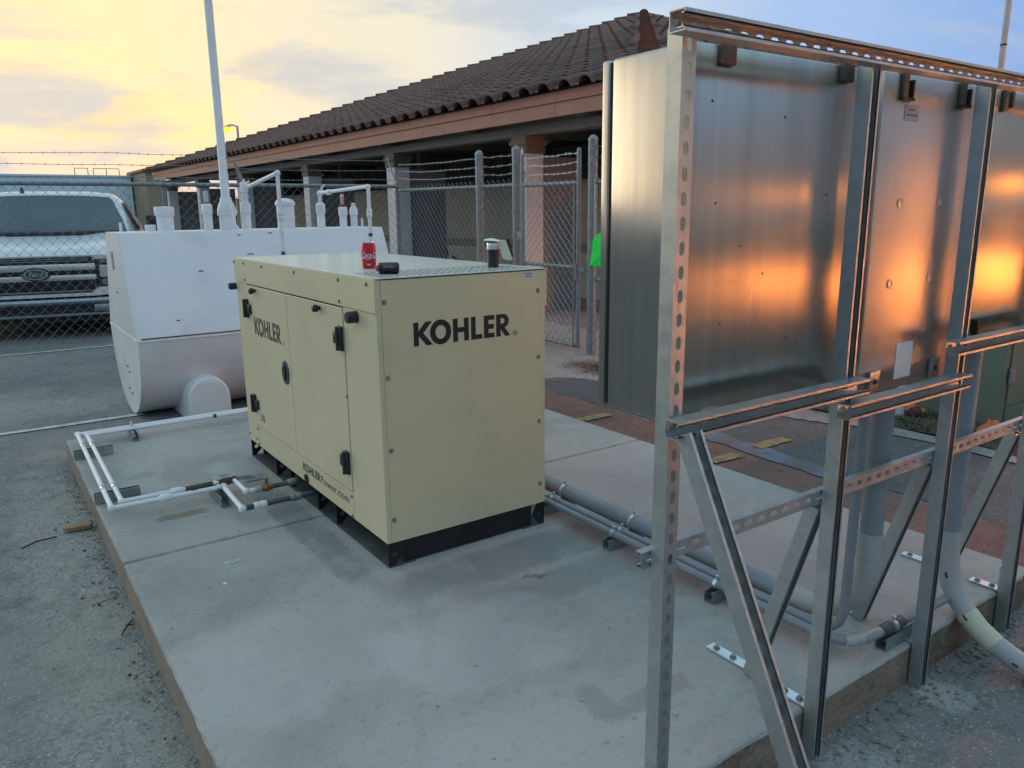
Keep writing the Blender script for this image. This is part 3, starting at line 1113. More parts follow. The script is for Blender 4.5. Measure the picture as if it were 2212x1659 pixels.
for dz_ in (.020, .016):
    for k_ in range(3):
        a0 = aim - .22 + k_ * .13
        bm.faces.new([bm.verts.new((CX + .0335 * math.cos(a), CY + .0335 * math.sin(a), CZ + z)) for a, z in ((a0, dz_), (a0 + .11, dz_), (a0 + .11, dz_ + .0026), (a0, dz_ + .0026))])
obj('can_print', bm, M_WPRINT, can)
bx = Vector((.145, .190, H_ + .0245))
bd = Vector((.95, -.55, 0)).normalized()
bot = obj('black_bottle', lathe(B(), [(.012, -.044), (.0225, -.042), (.0245, -.036), (.0245, .034), (.022, .040), (.015, .0425)], bx + bd * .01, bd, 24), mat('black_gloss', (.011, .011, .013), (.016, .016, .018), 20, .32), smooth=True, loc=tuple(bx))
tag(bot, 'small black bottle lying on its side beside the red can', 'bottle')
bm = lathe(B(), [(.011, -.056), (.013, -.054), (.013, -.0445)], bx + bd * .01, bd, 16)
obj('bottle_cap', bm, mat('salmon_cap', (.55, .17, .12), None, 10, .5), bot, True)
bm = B()
sv = Vector((CAM.x - bx.x, CAM.y - bx.y, 0)).normalized()
pv = Vector((-bd.y, bd.x, 0))
pv = pv if pv.dot(sv) > 0 else -pv
for k_, (ang, a0, a1) in enumerate(((.55, -.026, .016), (.30, -.018, .028), (.12, -.024, -.004), (.12, 0, .022))):
    for dd_ in (0,):
        q = []
        for (aa, tt) in ((ang, a0), (ang, a1), (ang + .13, a1), (ang + .13, a0)):
            q.append(bm.verts.new(bx + bd * (.01 + tt) + (pv * math.cos(aa) + Vector((0, 0, 1)) * math.sin(aa)) * .0249))
        bm.faces.new(q)
obj('bottle_print', bm, mat('grey_print', (.17, .17, .18), None, 40, .5), bot)

# ------------------------------------------------------------------ fuel tank
TX0, TX1, TY, TZ0, TZT, TZS = -.27, 2.10, 4.62, GZ - .084, 1.335, .485
tank = thing('fuel_tank', 'long white double-walled fuel tank with vent pipes behind the generator', 'fuel tank', ((TX0 + TX1) / 2, TY, GZ))
HWs, HWt = .70, .30


def tank_shell(bm, x0, x1, z_lo, z_hi, part):
    if part == 'up':
        prof = [(-HWs, TZS + .012), (-HWs + .015, TZS + .05), (-HWt - .02, TZT - .02), (-HWt, TZT), (HWt, TZT), (HWt + .02, TZT - .02), (HWs - .015, TZS + .05), (HWs, TZS + .012)]
    else:
        prof = [(HWs, TZS - .012)]
        for k_ in range(1, 16):
            a = PI * k_ / 16
            prof.append((HWs * math.cos(a) * (.99), TZS - .012 - (TZS - .012 - TZ0) * (math.sin(a) ** .93)))
        prof += [(-HWs, TZS - .012)]
    a = [bm.verts.new((x0, TY + p, z)) for p, z in prof]
    b_ = [bm.verts.new((x1, TY + p, z)) for p, z in prof]
    n = len(prof)
    for i in range(n):
        bm.faces.new((a[i], a[(i + 1) % n], b_[(i + 1) % n], b_[i]))
    bm.faces.new(a)
    bm.faces.new(list(reversed(b_)))
    return fixn(bm)


obj('upper_shell', tank_shell(B(), TX0, TX1, 0, 0, 'up'), M_WHITE, tank, True)
obj('lower_shell', tank_shell(B(), TX0, TX1, 0, 0, 'low'), M_TANKLOW, tank, True)
bm = B()
box(bm, (TX0 - .004, TY - HWs - .006, TZS - .011), (TX1 + .004, TY + HWs + .006, TZS + .011), bev=.003)
obj('seam_flange', bm, M_WPIPE, tank)
bm = B()
box(bm, (TX0 + .03, TY - HWs - .004, TZS + .0115), (TX1 - .03, TY - HWs + .012, TZS + .022))
obj('seam_weld', bm, M_RUST, tank)
# end-plate rim
bm = B()
pr_ = [(-HWt, TZT + .004), (-HWs + .005, TZS + .05)]
for (pa, pb) in (((-HWt - .01, TZT - .005), (-HWs + .012, TZS + .05)),):
    tube(bm, [(TX0, TY + pa[0], pa[1]), (TX0, TY + pb[0], pb[1])], .006, 6)
obj('end_weld', bm, M_WHITE, tank)


def saddle(x):
    bm = B()
    r, g_ = .17, GZ - .084
    prof = [(-r, g_)] + [(-r * math.cos(PI * k_ / 16), (GZ + .11) + .185 * math.sin(PI * k_ / 16)) for k_ in range(17)] + [(r, g_)]
    ring0 = []
    for y, s_ in ((TY - HWs - .06, .93), (TY - HWs - .045, 1), (TY + HWs + .05, 1)):
        ring0.append([bm.verts.new((x + p * s_, y, GZ + (z - GZ) * s_ + (.001 if s_ < 1 else 0))) for p, z in prof])
    n = len(prof)
    for a, b_ in zip(ring0, ring0[1:]):
        for i in range(n):
            bm.faces.new((a[i], a[(i + 1) % n], b_[(i + 1) % n], b_[i]))
    bm.faces.new(ring0[0])
    bm.faces.new(ring0[-1])
    obj('saddle', fixn(bm), M_TANKLOW, tank, True)


saddle(.225)
saddle(1.62)
# fittings on top
T = TZT - .004


def fit(name, x, prof, y=TY, m=M_WPIPE, n=20, label=None):
    return obj(name, lathe(B(), prof, (x, y, T), (0, 0, 1), n), m, tank, True, label=label)


fit('fill_cap', .17, [(.070, 0), (.070, .135), (.080, .138), (.082, .145), (.082, .205), (.078, .213), (.02, .216)])
fit('side_port', .065, [(.045, 0), (.045, .055), (.040, .06)], TY + .12)
g = fit('level_gauge', .532, [(.040, 0), (.040, .15), (.046, .152), (.046, .225), (.041, .232), (.030, .238)])
obj('gauge_collar', lathe(B(), [(.026, 0), (.028, .006), (.026, .014)], (.532, TY, T + .236), (0, 0, 1), 16), mat('faded_red', (.25, .07, .06), None, 20, .6), g, True)
obj('gauge_tube', lathe(B(), [(.0195, 0), (.0195, .095), (.015, .10)], (.532, TY, T + .248), (0, 0, 1), 14), mat('pale_pink_tube', (.62, .55, .53), None, 20, .4), g, True)
vt = fit('vent_base', .705, [(.072, 0), (.072, .13), (.084, .134), (.085, .165), (.078, .20), (.066, .235), (.052, .26), (.050, .29), (.042, .295)])
obj('vent_pipe', lathe(B(), [(.039, .285), (.039, .50), (.036, .505), (.0345, 2.6)], (.705, TY, T), (0, 0, 1), 20), M_WPIPE, vt, True)
rv = fit('riser_valve', .878, [(.038, 0), (.038, .15), (.046, .152), (.047, .225), (.040, .245), (.028, .25), (.028, .29), (.034, .293), (.034, .312), (.024, .315), (.024, .335), (.033, .34), (.036, .41), (.030, .43), (.014, .432), (.012, .455)])
bm = box(B(), (.856, TY - .006, T + .445), (.880, TY + .006, T + .64))
bmesh.ops.rotate(bm, verts=bm.verts, cent=(.868, TY, T + .445), matrix=Matrix.Rotation(math.radians(-21), 3, 'Y'))
obj('valve_lever', bm, M_GALVD, rv)
bm = tube(B(), [(.895, TY, T + .40), (.915, TY, T + .43), (.93, TY, T + .44)], [.008, .010, .011], 8)
obj('bleed_screw', bm, M_WPIPE, rv, True)
em = fit('emergency_vent', 1.25, [(.080, 0), (.080, .075), (.074, .082), (.082, .09), (.082, .215), (.092, .22), (.094, .235), (.090, .25), (.07, .272), (.02, .285)])
r2 = fit('riser_elbow', 1.60, [(.038, 0), (.038, .11), (.034, .118), (.044, .15), (.046, .155), (.046, .225), (.036, .235), (.030, .245)])
fit('level_gauge', 1.83, [(.036, 0), (.036, .12), (.044, .122), (.044, .19), (.036, .2)])
obj('gauge_collar', lathe(B(), [(.024, 0), (.026, .01), (.020, .03)], (1.83, TY, T + .198), (0, 0, 1), 16), MATS['faded_red'], tank, True)
obj('gauge_tube', lathe(B(), [(.018, 0), (.018, .09), (.014, .1)], (1.83, TY, T + .225), (0, 0, 1), 14), mat('red_tube', (.5, .2, .19), (.62, .5, .48), 30, .4), tank, True)
fit('port_plug', 1.945, [(.034, 0), (.034, .12), (.042, .122), (.042, .165), (.030, .20), (.020, .205), (.020, .24)])
fit('small_port', 2.03, [(.011, 0), (.011, .085), (.009, .09)])
fit('small_port', -.19, [(.012, 0), (.012, .08), (.010, .085)])


def pipe_run(parent, name, pts, r, m, rr=.03, n=12):
    return obj(name, tube(B(), fillet(pts, rr), r, n), m, parent, True)


def elbow(parent, c, r, m, name='elbow'):
    bm = B()
    bmesh.ops.create_icosphere(bm, subdivisions=2, radius=r)
    bmesh.ops.translate(bm, verts=bm.verts, vec=c)
    return obj(name, bm, m, parent, True)


def collar(parent, a, b_, r, m, name='union'):
    a, b_ = Vector(a), Vector(b_)
    l_ = (b_ - a).length
    return obj(name, lathe(B(), [(r * .82, 0), (r, l_ * .15), (r, l_ * .45), (r * .88, l_ * .5), (r, l_ * .55), (r, l_ * .85), (r * .82, l_)], a, b_ - a, 12), m, parent, True)


ZR1 = T + .385
pipe_run(tank, 'drop_pipe', [(.90, TY - .02, ZR1), (.862, 3.62, 1.80), (.862, 3.62, .5)], .0165, M_WPIPE, .02)
elbow(tank, (.862, 3.62, 1.797), .026, M_WPIPE)
collar(tank, (.862, 3.62, 1.42), (.862, 3.62, 1.50), .025, M_WPIPE)
obj('green_tape', lathe(B(), [(.0178, 0), (.0178, .028)], (.862, 3.62, 1.142), (0, 0, 1), 12), M_GREEN, tank, True)
ZR2 = T + .335
pipe_run(tank, 'drop_pipe', [(1.60, TY, T + .24), (1.60, TY, ZR2), (1.67, 3.65, 1.70), (1.67, 3.65, .5)], .0165, M_WPIPE, .035)
elbow(tank, (1.60, TY - .01, ZR2 - .004), .031, M_WPIPE)
elbow(tank, (1.67, 3.66, 1.695), .027, M_WPIPE)
collar(tank, (1.61, TY - .16, ZR2 + .002), (1.612, TY - .25, ZR2 + .004), .026, M_WPIPE)
collar(tank, (1.67, 3.65, 1.43), (1.67, 3.65, 1.51), .025, M_WPIPE)
obj('green_tape', lathe(B(), [(.0178, 0), (.0178, .028)], (1.67, 3.65, 1.27), (0, 0, 1), 12), M_GREEN, tank, True)
bm = tube(B(), [(1.605, TY - .05, ZR2 + .01), (1.605, TY - .05, ZR2 + .05), (1.63, TY - .07, ZR2 + .075)], [.013, .011, .009], 8)
obj('bleed_screw', bm, M_WPIPE, tank, True)
# thin white cable draped down the front of the tank, small marks, plate
def slope_y(z):
    return TY - HWs + (HWs - HWt) * (z - TZS) / (TZT - TZS) - .008


bm = tube(B(), [(.705, TY - .09, T + .30), (.715, TY - .20, T + .06), (.735, slope_y(1.30), 1.30), (.80, slope_y(1.12), 1.12), (.86, slope_y(.92), .92)], .007, 6)
obj('cable', bm, M_WPIPE, tank, True)
bm = B()
box(bm, (.735, slope_y(1.13) - .006, 1.125), (.80, slope_y(1.13) + .004, 1.133))
for x, z in ((.69, 1.29), (.96, 1.30), (.30, 1.0), (.9, .8), (.05, .62)):
    box(bm, (x, slope_y(z) - .002, z), (x + random.uniform(.02, .045), slope_y(z) + .004, z + .01))
obj('paint_scuff', bm, MATS['dark_steel_pipe'], tank)
bm = box(B(), (TX0 - .005, TY + .04, 1.02), (TX0 - .0005, TY + .13, 1.17))
obj('data_plate', bm, mat('grey_plate', (.30, .32, .33), (.2, .22, .23), 20, .5), tank)
bm = B()
for y, z in ((TY - .05, .18), (TY - .12, .14), (TY - .02, -.02), (TY - .14, -.045), (TY + .02, .82)):
    box(bm, (TX0 - .007, y - .02, z), (TX0 - .0005, y + .02, z + .012))
obj('end_lug', bm, M_HOSE, tank)

# ------------------------------------------------------------------ fuel pipes on the slab
PZ = .072
R0 = .0128
sup = thing('fuel_pipe', 'outer white fuel pipe running round the pad edge to the dark lower connection', 'pipe', (-.875, 2.0, 0), 'white fuel pipes on the pad')
sup2 = thing('fuel_pipe', 'inner white fuel pipe with rusty fittings and a brass valve', 'pipe', (-.82, 2.0, 0), 'white fuel pipes on the pad')
ax, bx_ = -.872, -.815
pipe_run(sup, 'pipe_section', [(1.62, 2.86, PZ), (-.858, 2.86, PZ), (-.878, 1.275, PZ), (-.345, 1.262, PZ), (-.355, .885, PZ), (-.25, .885, PZ)], R0, M_WPIPE, .012)
for p in ((-.858, 2.86, PZ), (-.878, 1.275, PZ), (-.345, 1.262, PZ), (-.355, .885, PZ)):
    elbow(sup, p, .0205, M_WPIPE)
collar(sup, (-.66, 1.272, PZ), (-.60, 1.271, PZ), .021, M_WPIPE)
collar(sup, (-.30, .885, PZ), (-.235, .886, PZ), .019, M_WPIPE)
obj('green_tape', lathe(B(), [(.0138, 0), (.0138, .032)], (-.505, 1.268, PZ), (1, 0, 0), 12), M_GREEN, sup, True)
obj('green_tape', lathe(B(), [(.0142, 0), (.0142, .05)], (-.338, .885, PZ), (1, 0, 0), 12), M_GREEN, sup, True)
pipe_run(sup, 'steel_pipe', [(-.24, .886, PZ), (.10, .892, PZ)], .0135, M_HOSE)
collar(sup, (-.115, .888, PZ), (-.055, .889, PZ), .0195, M_GALVD)
pipe_run(sup2, 'pipe_section', [(1.62, 2.80, PZ), (-.808, 2.80, PZ), (-.822, 1.345, PZ), (-.52, 1.342, PZ)], R0, M_WPIPE, .012)
for p in ((-.808, 2.80, PZ), (-.822, 1.345, PZ)):
    elbow(sup2, p, .0205, M_WPIPE)
collar(sup2, (-.59, 1.342, PZ), (-.535, 1.342, PZ), .020, M_WPIPE)
pipe_run(sup2, 'rusty_pipe', [(-.52, 1.342, PZ), (-.27, 1.342, PZ)], .0145, M_RUST)
collar(sup2, (-.335, 1.342, PZ), (-.285, 1.342, PZ), .021, M_RUST)
obj('green_tape', lathe(B(), [(.0155, 0), (.0155, .032)], (-.465, 1.342, PZ), (1, 0, 0), 12), M_GREEN, sup2, True)
pipe_run(sup2, 'pipe_section', [(-.27, 1.342, PZ), (-.268, 1.115, PZ), (-.215, 1.115, PZ)], R0, M_WPIPE, .012)
elbow(sup2, (-.27, 1.342, PZ), .0215, M_RUST)
elbow(sup2, (-.268, 1.115, PZ), .020, M_WPIPE)
obj('green_tape', lathe(B(), [(.0148, 0), (.0148, .022)], (1e-9 - .01, 2.80, PZ), (1, 0, 0), 12), M_GREEN, sup2, True)
collar(sup2, (-.225, 1.115, PZ), (-.188, 1.115, PZ), .017, M_PVCL)
vb = obj('ball_valve', lathe(B(), [(.013, 0), (.018, .004), (.018, .014), (.023, .022), (.023, .036), (.018, .044), (.018, .056), (.014, .058)], (-.19, 1.115, PZ), (1, 0, 0), 14), M_BRASS, sup2, True)
bm = lathe(B(), [(.008, 0), (.008, .03), (.012, .032), (.012, .038)], (-.162, 1.115, PZ + .015), (0, 0, 1), 10)
obj('valve_stem', bm, M_BRASS, vb, True)
bm = box(B(), (-.262, 1.118, PZ + .046), (-.155, 1.130, PZ + .050))
obj('valve_handle', bm, M_BLUE, vb)
pipe_run(sup2, 'steel_pipe', [(-.135, 1.115, PZ), (.10, 1.118, PZ)], .0135, M_HOSE)
collar(sup2, (-.05, 1.116, PZ), (.005, 1.117, PZ), .020, M_GALVD)
# rags / clear wrap at the unions
# pipe clamps and strut supports
def pipe_clamp(parent, c, along, r=.0165):
    bm = lathe(B(), [(r, -.008), (r, .008)], c, along, 12)
    d, u, v = frame(along)
    side = Vector((0, 0, 1))
    box(bm, (c[0] - .004, c[1] - .004, c[2] + r - .002), (c[0] + .004, c[1] + .004, c[2] + r + .018))
    bolt(bm, (c[0], c[1], c[2] + r + .012), (0, -1, 0) if abs(along[0]) > .5 else (1, 0, 0), .005, .008)
    return obj('pipe_clamp', bm, M_ZINC, parent, True)


for y in (2.52, 1.60):
    f_ = (2.86 - y) / 1.585
    pipe_clamp(sup, (-.858 - .02 * f_, y, PZ), (0, 1, 0))
    pipe_clamp(sup2, (-.808 - .014 * f_, y, PZ), (0, 1, 0))
pipe_clamp(sup, (-.535, 2.86, PZ), (1, 0, 0))
pipe_clamp(sup2, (-.535, 2.80, PZ), (1, 0, 0))
pipe_clamp(sup, (-.372, 1.263, PZ), (1, 0, 0), .019)
pipe_clamp(sup2, (-.372, 1.342, PZ), (1, 0, 0), .019)


def support(p0, p1, label, open_dir=(0, 0, 1), m=M_GALVD, z=.058):
    p0, p1 = Vector(p0), Vector(p1)
    o = thing('strut_support', label, 'strut', ((p0.x + p1.x) / 2, (p0.y + p1.y) / 2, 0), 'short strut blocks under the pipes')
    h = .0015
    obj('channel', strut(B(), (p0.x, p0.y, h), (p1.x, p1.y, h), open_dir, slots=False, dep=z - h - .003), m, o)
    bm = B()
    c = (p0 + p1) / 2
    box(bm, (c.x - .012, c.y - .012, .0042), (c.x + .012, c.y + .012, .012))
    obj('anchor_nut', bm, M_ZINC, o)
    return o


M_GREENSTRUT = mat('green_painted_strut', (.16, .22, .17), (.30, .33, .32), 12, .6, contrast=(.42, .58))
support((-.918, 2.52, 0), (-.70, 2.52, 0), 'far strut block with flaking green paint under the paired white pipes', m=M_GREENSTRUT)
support((-.918, 1.60, 0), (-.70, 1.60, 0), 'strut block at the near pad corner under the paired white pipes')
support((-.372, 1.14, 0), (-.372, 1.40, 0), 'strut block beside the tee in front of the brass valve')
support((-.535, 2.72, 0), (-.535, 2.92, 0), 'strut block under the pipes at the back edge by the tank')

# ------------------------------------------------------------------ equipment rack
rack = thing('equipment_rack', 'galvanised slotted strut rack with posts and braces at the pad edge', 'rack', (.9, -1.62, GZ))
PX = [-.0525, .6215, 1.236, 1.872, 2.5]
for i, x in enumerate(PX):
    top = 1.842
    yw, od = (-1.645, (0, 1, 0)) if i == 0 else (-1.6035, (0, -1, 0))
    p = obj('post', strut(B(), (x, yw, GZ + .002), (x, yw, top), od, phase=.03 + .012 * i), M_GALV, rack)
    bm = box(B(), (x - .024, -1.602, GZ + .004), (x + .024, -1.597, .11))
    if i:
        br = obj('base_bracket', box(box(B(), (x + .004 - .0205, -1.597, .004), (x + .004 + .0205, -1.49, .0098)), (x + .004 - .0205, -1.6025, .0045), (x + .004 + .0205, -1.597, .11)), M_ZINC, rack)
        bm.free()
        for yy in (-1.515, -1.57):
            obj('bolt', bolt(B(), (x + .004, yy, .0098), (0, 0, 1), .0085, .010), M_GALVD, br)
    else:
        bm.free()
rl = obj('top_rail', strut(B(), (-.115, -1.6475, 1.842), (2.66, -1.6475, 1.842), (0, -1, 0)), M_GALV, rack)
for a, b_, z in ((-.088, .648, 1.018), (.566, 1.222, .955), (1.118, 1.9, 1.066), (1.82, 2.6, .98)):
    obj('shelf_rail', strut(B(), (a, -1.6475, z), (b_, -1.6475, z), (0, -1, 0), slots=True), M_GALV, rack)
obj('mid_rail', strut(B(), (-.10, -1.6005, .686), (2.6, -1.6005, .686), (0, 1, 0), phase=.031, dep=.0206), M_GALV, rack)
for x, a, b_, o_ in ((PX[0], (-1.668, 1.0), (-2.236, -.135), (0, -.9, .44)), (PX[1], (-1.556, .655), (-1.372, .012), (0, -.96, -.27)), (PX[2], (-1.556, .655), (-1.372, .012), (0, -.96, -.27)), (PX[3], (-1.556, .655), (-1.372, .012), (0, -.96, -.27))):
    obj('brace', strut(B(), (x, a[0], a[1]), (x, b_[0], b_[1]), o_), M_GALV, rack)
for x in PX[1:4]:
    br = obj('base_bracket', box(B(), (x - .0205 + .02, -1.375, .002), (x + .0205 + .02, -1.20, .0085)), M_ZINC, rack)
    for yy in (-1.23, -1.30):
        obj('bolt', bolt(B(), (x + .02, yy, .0085), (0, 0, 1), .0085, .010), M_GALVD, br)
bm = B()
for x in PX:
    for z in (1.02, .685):
        bolt(bm, (x, -1.637 if z > 1 else -1.6065, z - .004), (0, -1, 0), .008, .008)
bm.free()
# cabinets hung on the rack
def cabinet(x0, x1, z0, z1, ydep, m, label, yb=-1.577, door=True):
    c = thing('electrical_cabinet', label, 'cabinet', ((x0 + x1) / 2, yb + ydep / 2, z0), 'steel cabinets hung on the rack')
    yf = yb + ydep
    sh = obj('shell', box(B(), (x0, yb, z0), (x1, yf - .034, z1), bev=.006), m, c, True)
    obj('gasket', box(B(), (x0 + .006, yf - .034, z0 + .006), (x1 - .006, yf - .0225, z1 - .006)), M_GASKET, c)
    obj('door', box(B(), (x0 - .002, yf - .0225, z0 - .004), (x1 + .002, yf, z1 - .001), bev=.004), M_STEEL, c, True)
    return c, sh


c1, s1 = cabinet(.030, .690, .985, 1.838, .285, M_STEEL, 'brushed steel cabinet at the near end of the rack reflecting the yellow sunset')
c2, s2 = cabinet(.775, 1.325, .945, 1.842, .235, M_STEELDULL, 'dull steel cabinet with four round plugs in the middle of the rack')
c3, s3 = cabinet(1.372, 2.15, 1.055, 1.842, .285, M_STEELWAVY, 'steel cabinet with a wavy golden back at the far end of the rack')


def lug(parent, x, z, w=.042, h=.05, m=M_STEELDULL, hole=True):
    b_ = obj('mounting_lug', box(B(), (x - w / 2, -1.5885, z - h / 2), (x + w / 2, -1.5775, z + h / 2), bev=.002), m, parent)
    if hole:
        obj('lug_bolt', lathe(B(), [(.007, 0), (.006, .004)], (x, -1.5885, z), (0, -1, 0), 8), M_GRILLE, b_)


M_LUGD = mat('tarnished_lug', (.10, .085, .07), (.14, .12, .10), 12, .5, metal=.6)
lug(c1, .135, 1.822, .052, .05, M_LUGD, False)
lug(c1, .59, 1.822, .052, .05, M_LUGD, False)
lug(c1, .145, .995, .06, .03, M_STEELDULL)
lug(c1, .565, .995, .06, .03, M_STEELDULL)
for x in (.865, 1.185):
    lug(c2, x, 1.815, .026, .075, M_LUGD, False)
    obj('lug_pin', box(B(), (x + .028, -1.592, 1.775), (x + .036, -1.5775, 1.825)), M_GRILLE, c2)
    obj('lug_foot', box(B(), (x - .014, -1.590, 1.772), (x + .046, -1.5775, 1.779)), M_GRILLE, c2)
lug(c2, .845, .985, .052, .062, M_STEELDULL)
lug(c2, 1.19, .985, .052, .062, M_STEELDULL)
lug(c3, 1.455, 1.815, .026, .075, M_LUGD, False)
lug(c3, 1.50, 1.82, .012, .06, M_LUGD, False)
obj('lug_pin', box(B(), (1.435, -1.592, 1.06), (1.447, -1.5775, 1.115)), M_GRILLE, c3)
for x, z in ((.905, 1.497), (1.125, 1.503), (.892, 1.268), (1.112, 1.275)):
    bm = lathe(B(), [(.0135, 0), (.0135, .002), (.0105, .0026), (.0095, .0010), (.0025, .0010)], (x, -1.5775, z), (0, -1, 0), 20)
    obj('hole_plug', bm, M_STEELDULL, c2, True)
obj('paper_label', box(B(), (.965, -1.5786, .975), (1.058, -1.5772, 1.085)), M_PAPER, c2)
lb = obj('paper_label', box(B(), (.885, -1.5786, 1.722), (.958, -1.5772, 1.762)), mat('faded_label', (.45, .42, .41), None, 15, .6), c2)
bm = B()
for a, b_, z in ((.903, .935, 1.747), (.893, .950, 1.733)):
    box(bm, (a, -1.5791, z), (b_, -1.5787, z + .006))
obj('label_print', bm, MATS['grey_print'], lb)
bm = B()
for x, z in ((.125, 1.50), (.42, 1.16), (.22, 1.40), (.10, 1.72), (.36, 1.70), (.31, 1.33), (.55, 1.52), (.16, 1.22)):
    lathe(bm, [(.0035, 0), (.003, .0006)], (x, -1.5775, z), (0, -1, 0), 8)
obj('pit_mark', bm, M_LUGD, c1)

# ------------------------------------------------------------------ conduits
def conduit(label, pts, r, m, rr, base, n=18, clamps=()):
    o = thing('conduit', label, 'conduit', base, 'electrical conduits feeding the rack')
    return o


big = conduit('thick grey conduit along the pad bending up into the middle cabinet', None, 0, 0, 0, (1.04, -.5, 0))
obj('straight_run', tube(B(), [(1.045, 1.75, .088), (1.04, -1.21, .088)], .036, 18), M_PVC, big, True)
obj('elbow', tube(B(), [(1.04, -1.19, .088)] + [(1.04 + .012 * k_ / 12, -1.288 - .22 * math.sin(PI / 24 * k_), .308 - .22 * math.cos(PI / 24 * k_)) for k_ in range(13)] + [(1.052, -1.508, .36)], .0385, 18), M_PVCL, big, True)
obj('coupling', lathe(B(), [(.042, 0), (.042, .085)], (1.052, -1.508, .345), (0, 0, 1), 18), M_PVCL, big, True)
obj('riser', tube(B(), [(1.052, -1.508, .40), (1.052, -1.508, .943)], .0365, 18), M_PVC, big, True)
obj('coupling_ring', lathe(B(), [(.0395, 0), (.0395, .006)], (1.04, -1.212, .088), (0, 1, 0), 18), M_HOSE, big, True)
smA = conduit('thin grey conduit nearest the thick one bending up into the cabinets', None, 0, 0, 0, (.965, -.5, 0))
obj('run', tube(B(), fillet([(.965, 1.75, .066), (.965, -1.49, .066), (.962, -1.50, .945)], .12, 10), .0165, 14), M_PVC, smA, True)
smB = conduit('outer thin grey conduit sweeping round to the post on the right', None, 0, 0, 0, (.915, -.5, 0))
obj('run', tube(B(), fillet([(.915, 1.75, .066), (.918, -1.545, .066), (1.55, -1.565, .066)], .14, 10), .0165, 14), M_PVC, smB, True)
obj('pale_bend', tube(B(), [(.945, -1.515, .066), (1.0, -1.538, .066), (1.10, -1.548, .066)], .0185, 14), M_PVCL, smB, True)
obj('coupling', lathe(B(), [(.021, 0), (.021, .055)], (1.10, -1.551, .066), (1, 0, 0), 14), M_HOSE, smB, True)
obj('coupling', lathe(B(), [(.021, 0), (.021, .035)], (1.19, -1.554, .066), (1, 0, 0), 14), M_HOSE, smB, True)
pipe_clamp(smB, (1.172, -1.553, .066), (1, 0, 0), .021)
c3d = conduit('pale conduit sweeping from the far cabinet down over the pad edge', None, 0, 0, 0, (1.60, -1.62, 0))
obj('riser', tube(B(), [(1.55, -1.532, 1.054), (1.55, -1.532, .29)], .036, 18), M_PVC, c3d, True)
sweep = [Vector((1.55, y, z)) for y, z in ((-1.532, .32), (-1.533, .27), (-1.537, .22), (-1.546, .165), (-1.563, .11), (-1.589, .066), (-1.625, .022), (-1.672, -.020), (-1.732, -.055), (-1.805, -.082), (-1.89, -.098), (-2.0, -.107), (-2.2, -.110), (-2.5, -.110))]
obj('sweep', tube(B(), sweep, .0385, 18), M_PVCL, c3d, True)
k0 = 7
obj('sticker', tube(B(), sweep[k0 - 1:k0 + 2], .0392, 18, cap=False), M_STICK, c3d, True)
bm = B()
for k_ in range(3, len(sweep) - 2, 3):
    a, b_ = sweep[k_], sweep[k_ + 1]
    d = (b_ - a).normalized()
    side = Vector((-.9, -.15, .1))
    side = (side - d * side.dot(d)).normalized()
    pp = d.cross(side)
    c = a + side * .0388
    q = [c + d * dd_ + pp * ss + side * -.0004 for dd_, ss in ((0, -.004), (.022, -.004), (.022, .004), (0, .004))]
    bm.faces.new([bm.verts.new(v + side * .0012) for v in q])
obj('print_mark', bm, mat('maroon_print', (.10, .03, .035), None, 30, .6), c3d)
for y in (.10, -.40, -.99):
    pipe_clamp(big, (1.042, y, .088), (0, 1, 0), .0385)
    pipe_clamp(smA, (.965, y, .066), (0, 1, 0), .0185)
    pipe_clamp(smB, (.916, y, .066), (0, 1, 0), .0185)
for y, lb_ in ((.10, 'strut block under the grey conduits nearest the generator'), (-.40, 'strut block under the grey conduits midway along the pad'), (-.99, 'strut block under the grey conduits behind the near brace')):
    support((.872, y, 0), (1.09, y, 0), lb_, z=.050)
support((1.10, -1.555, 0), (1.28, -1.555, 0), 'strut block under the pale sweep near the third post', z=.048)

# ------------------------------------------------------------------ chain-link fences and gate
def chainlink(bm, a, b_, z0, z1, pitch=.12, r=.0034, wob=0.0, n=3):
    a, b_ = Vector((a[0], a[1], 0)), Vector((b_[0], b_[1], 0))
    d = b_ - a
    Ln = d.length
    d.normalize()
    nn = Vector((-d.y, d.x, 0))
    p = pitch / 2
    k = int(Ln / p)
    for i in range(k):
        x = (i + .5) * p
        z = z0 + (pitch / 2 if i % 2 else 0)
        pts = []
        s = -1 if True else 1
        j = 0
        while z <= z1 + 1e-6:
            off = random.uniform(-wob, wob)
            pts.append(a + d * (x + (p / 2 + r) * (1 if j % 2 else -1)) + nn * (r * (1 if (i + j) % 2 else -1) + off) + Vector((0, 0, z + random.uniform(-wob, wob))))
            z += pitch / 2
            j += 1
        if len(pts) > 1:
            tube(bm, pts, r, n, cap=False)
    return bm


def barbed(bm, pts, r=.0035, step=.13):
    tube(bm, pts, r, 5)
    pts = [Vector(p) for p in pts]
    for p, q in zip(pts, pts[1:]):
        l_ = (q - p).length
        d = (q - p).normalized()
        s = step * .5
        while s < l_:
            c = p + d * s
            for ang in (.8, 2.4):
                v = Vector((-d.y * math.cos(ang), d.x * math.cos(ang), math.sin(ang))) + d * .3
                tube(bm, [c - v * .019, c + v * .019], .0028, 3)
            s += step * random.uniform(.85, 1.15)
    return bm


def sag(a, b_, n=8, amt=.04):
    a, b_ = Vector(a), Vector(b_)
    return [a.lerp(b_, k / n) + Vector((0, 0, -amt * math.sin(PI * k / n) + random.uniform(-.012, .012))) for k in range(n + 1)]


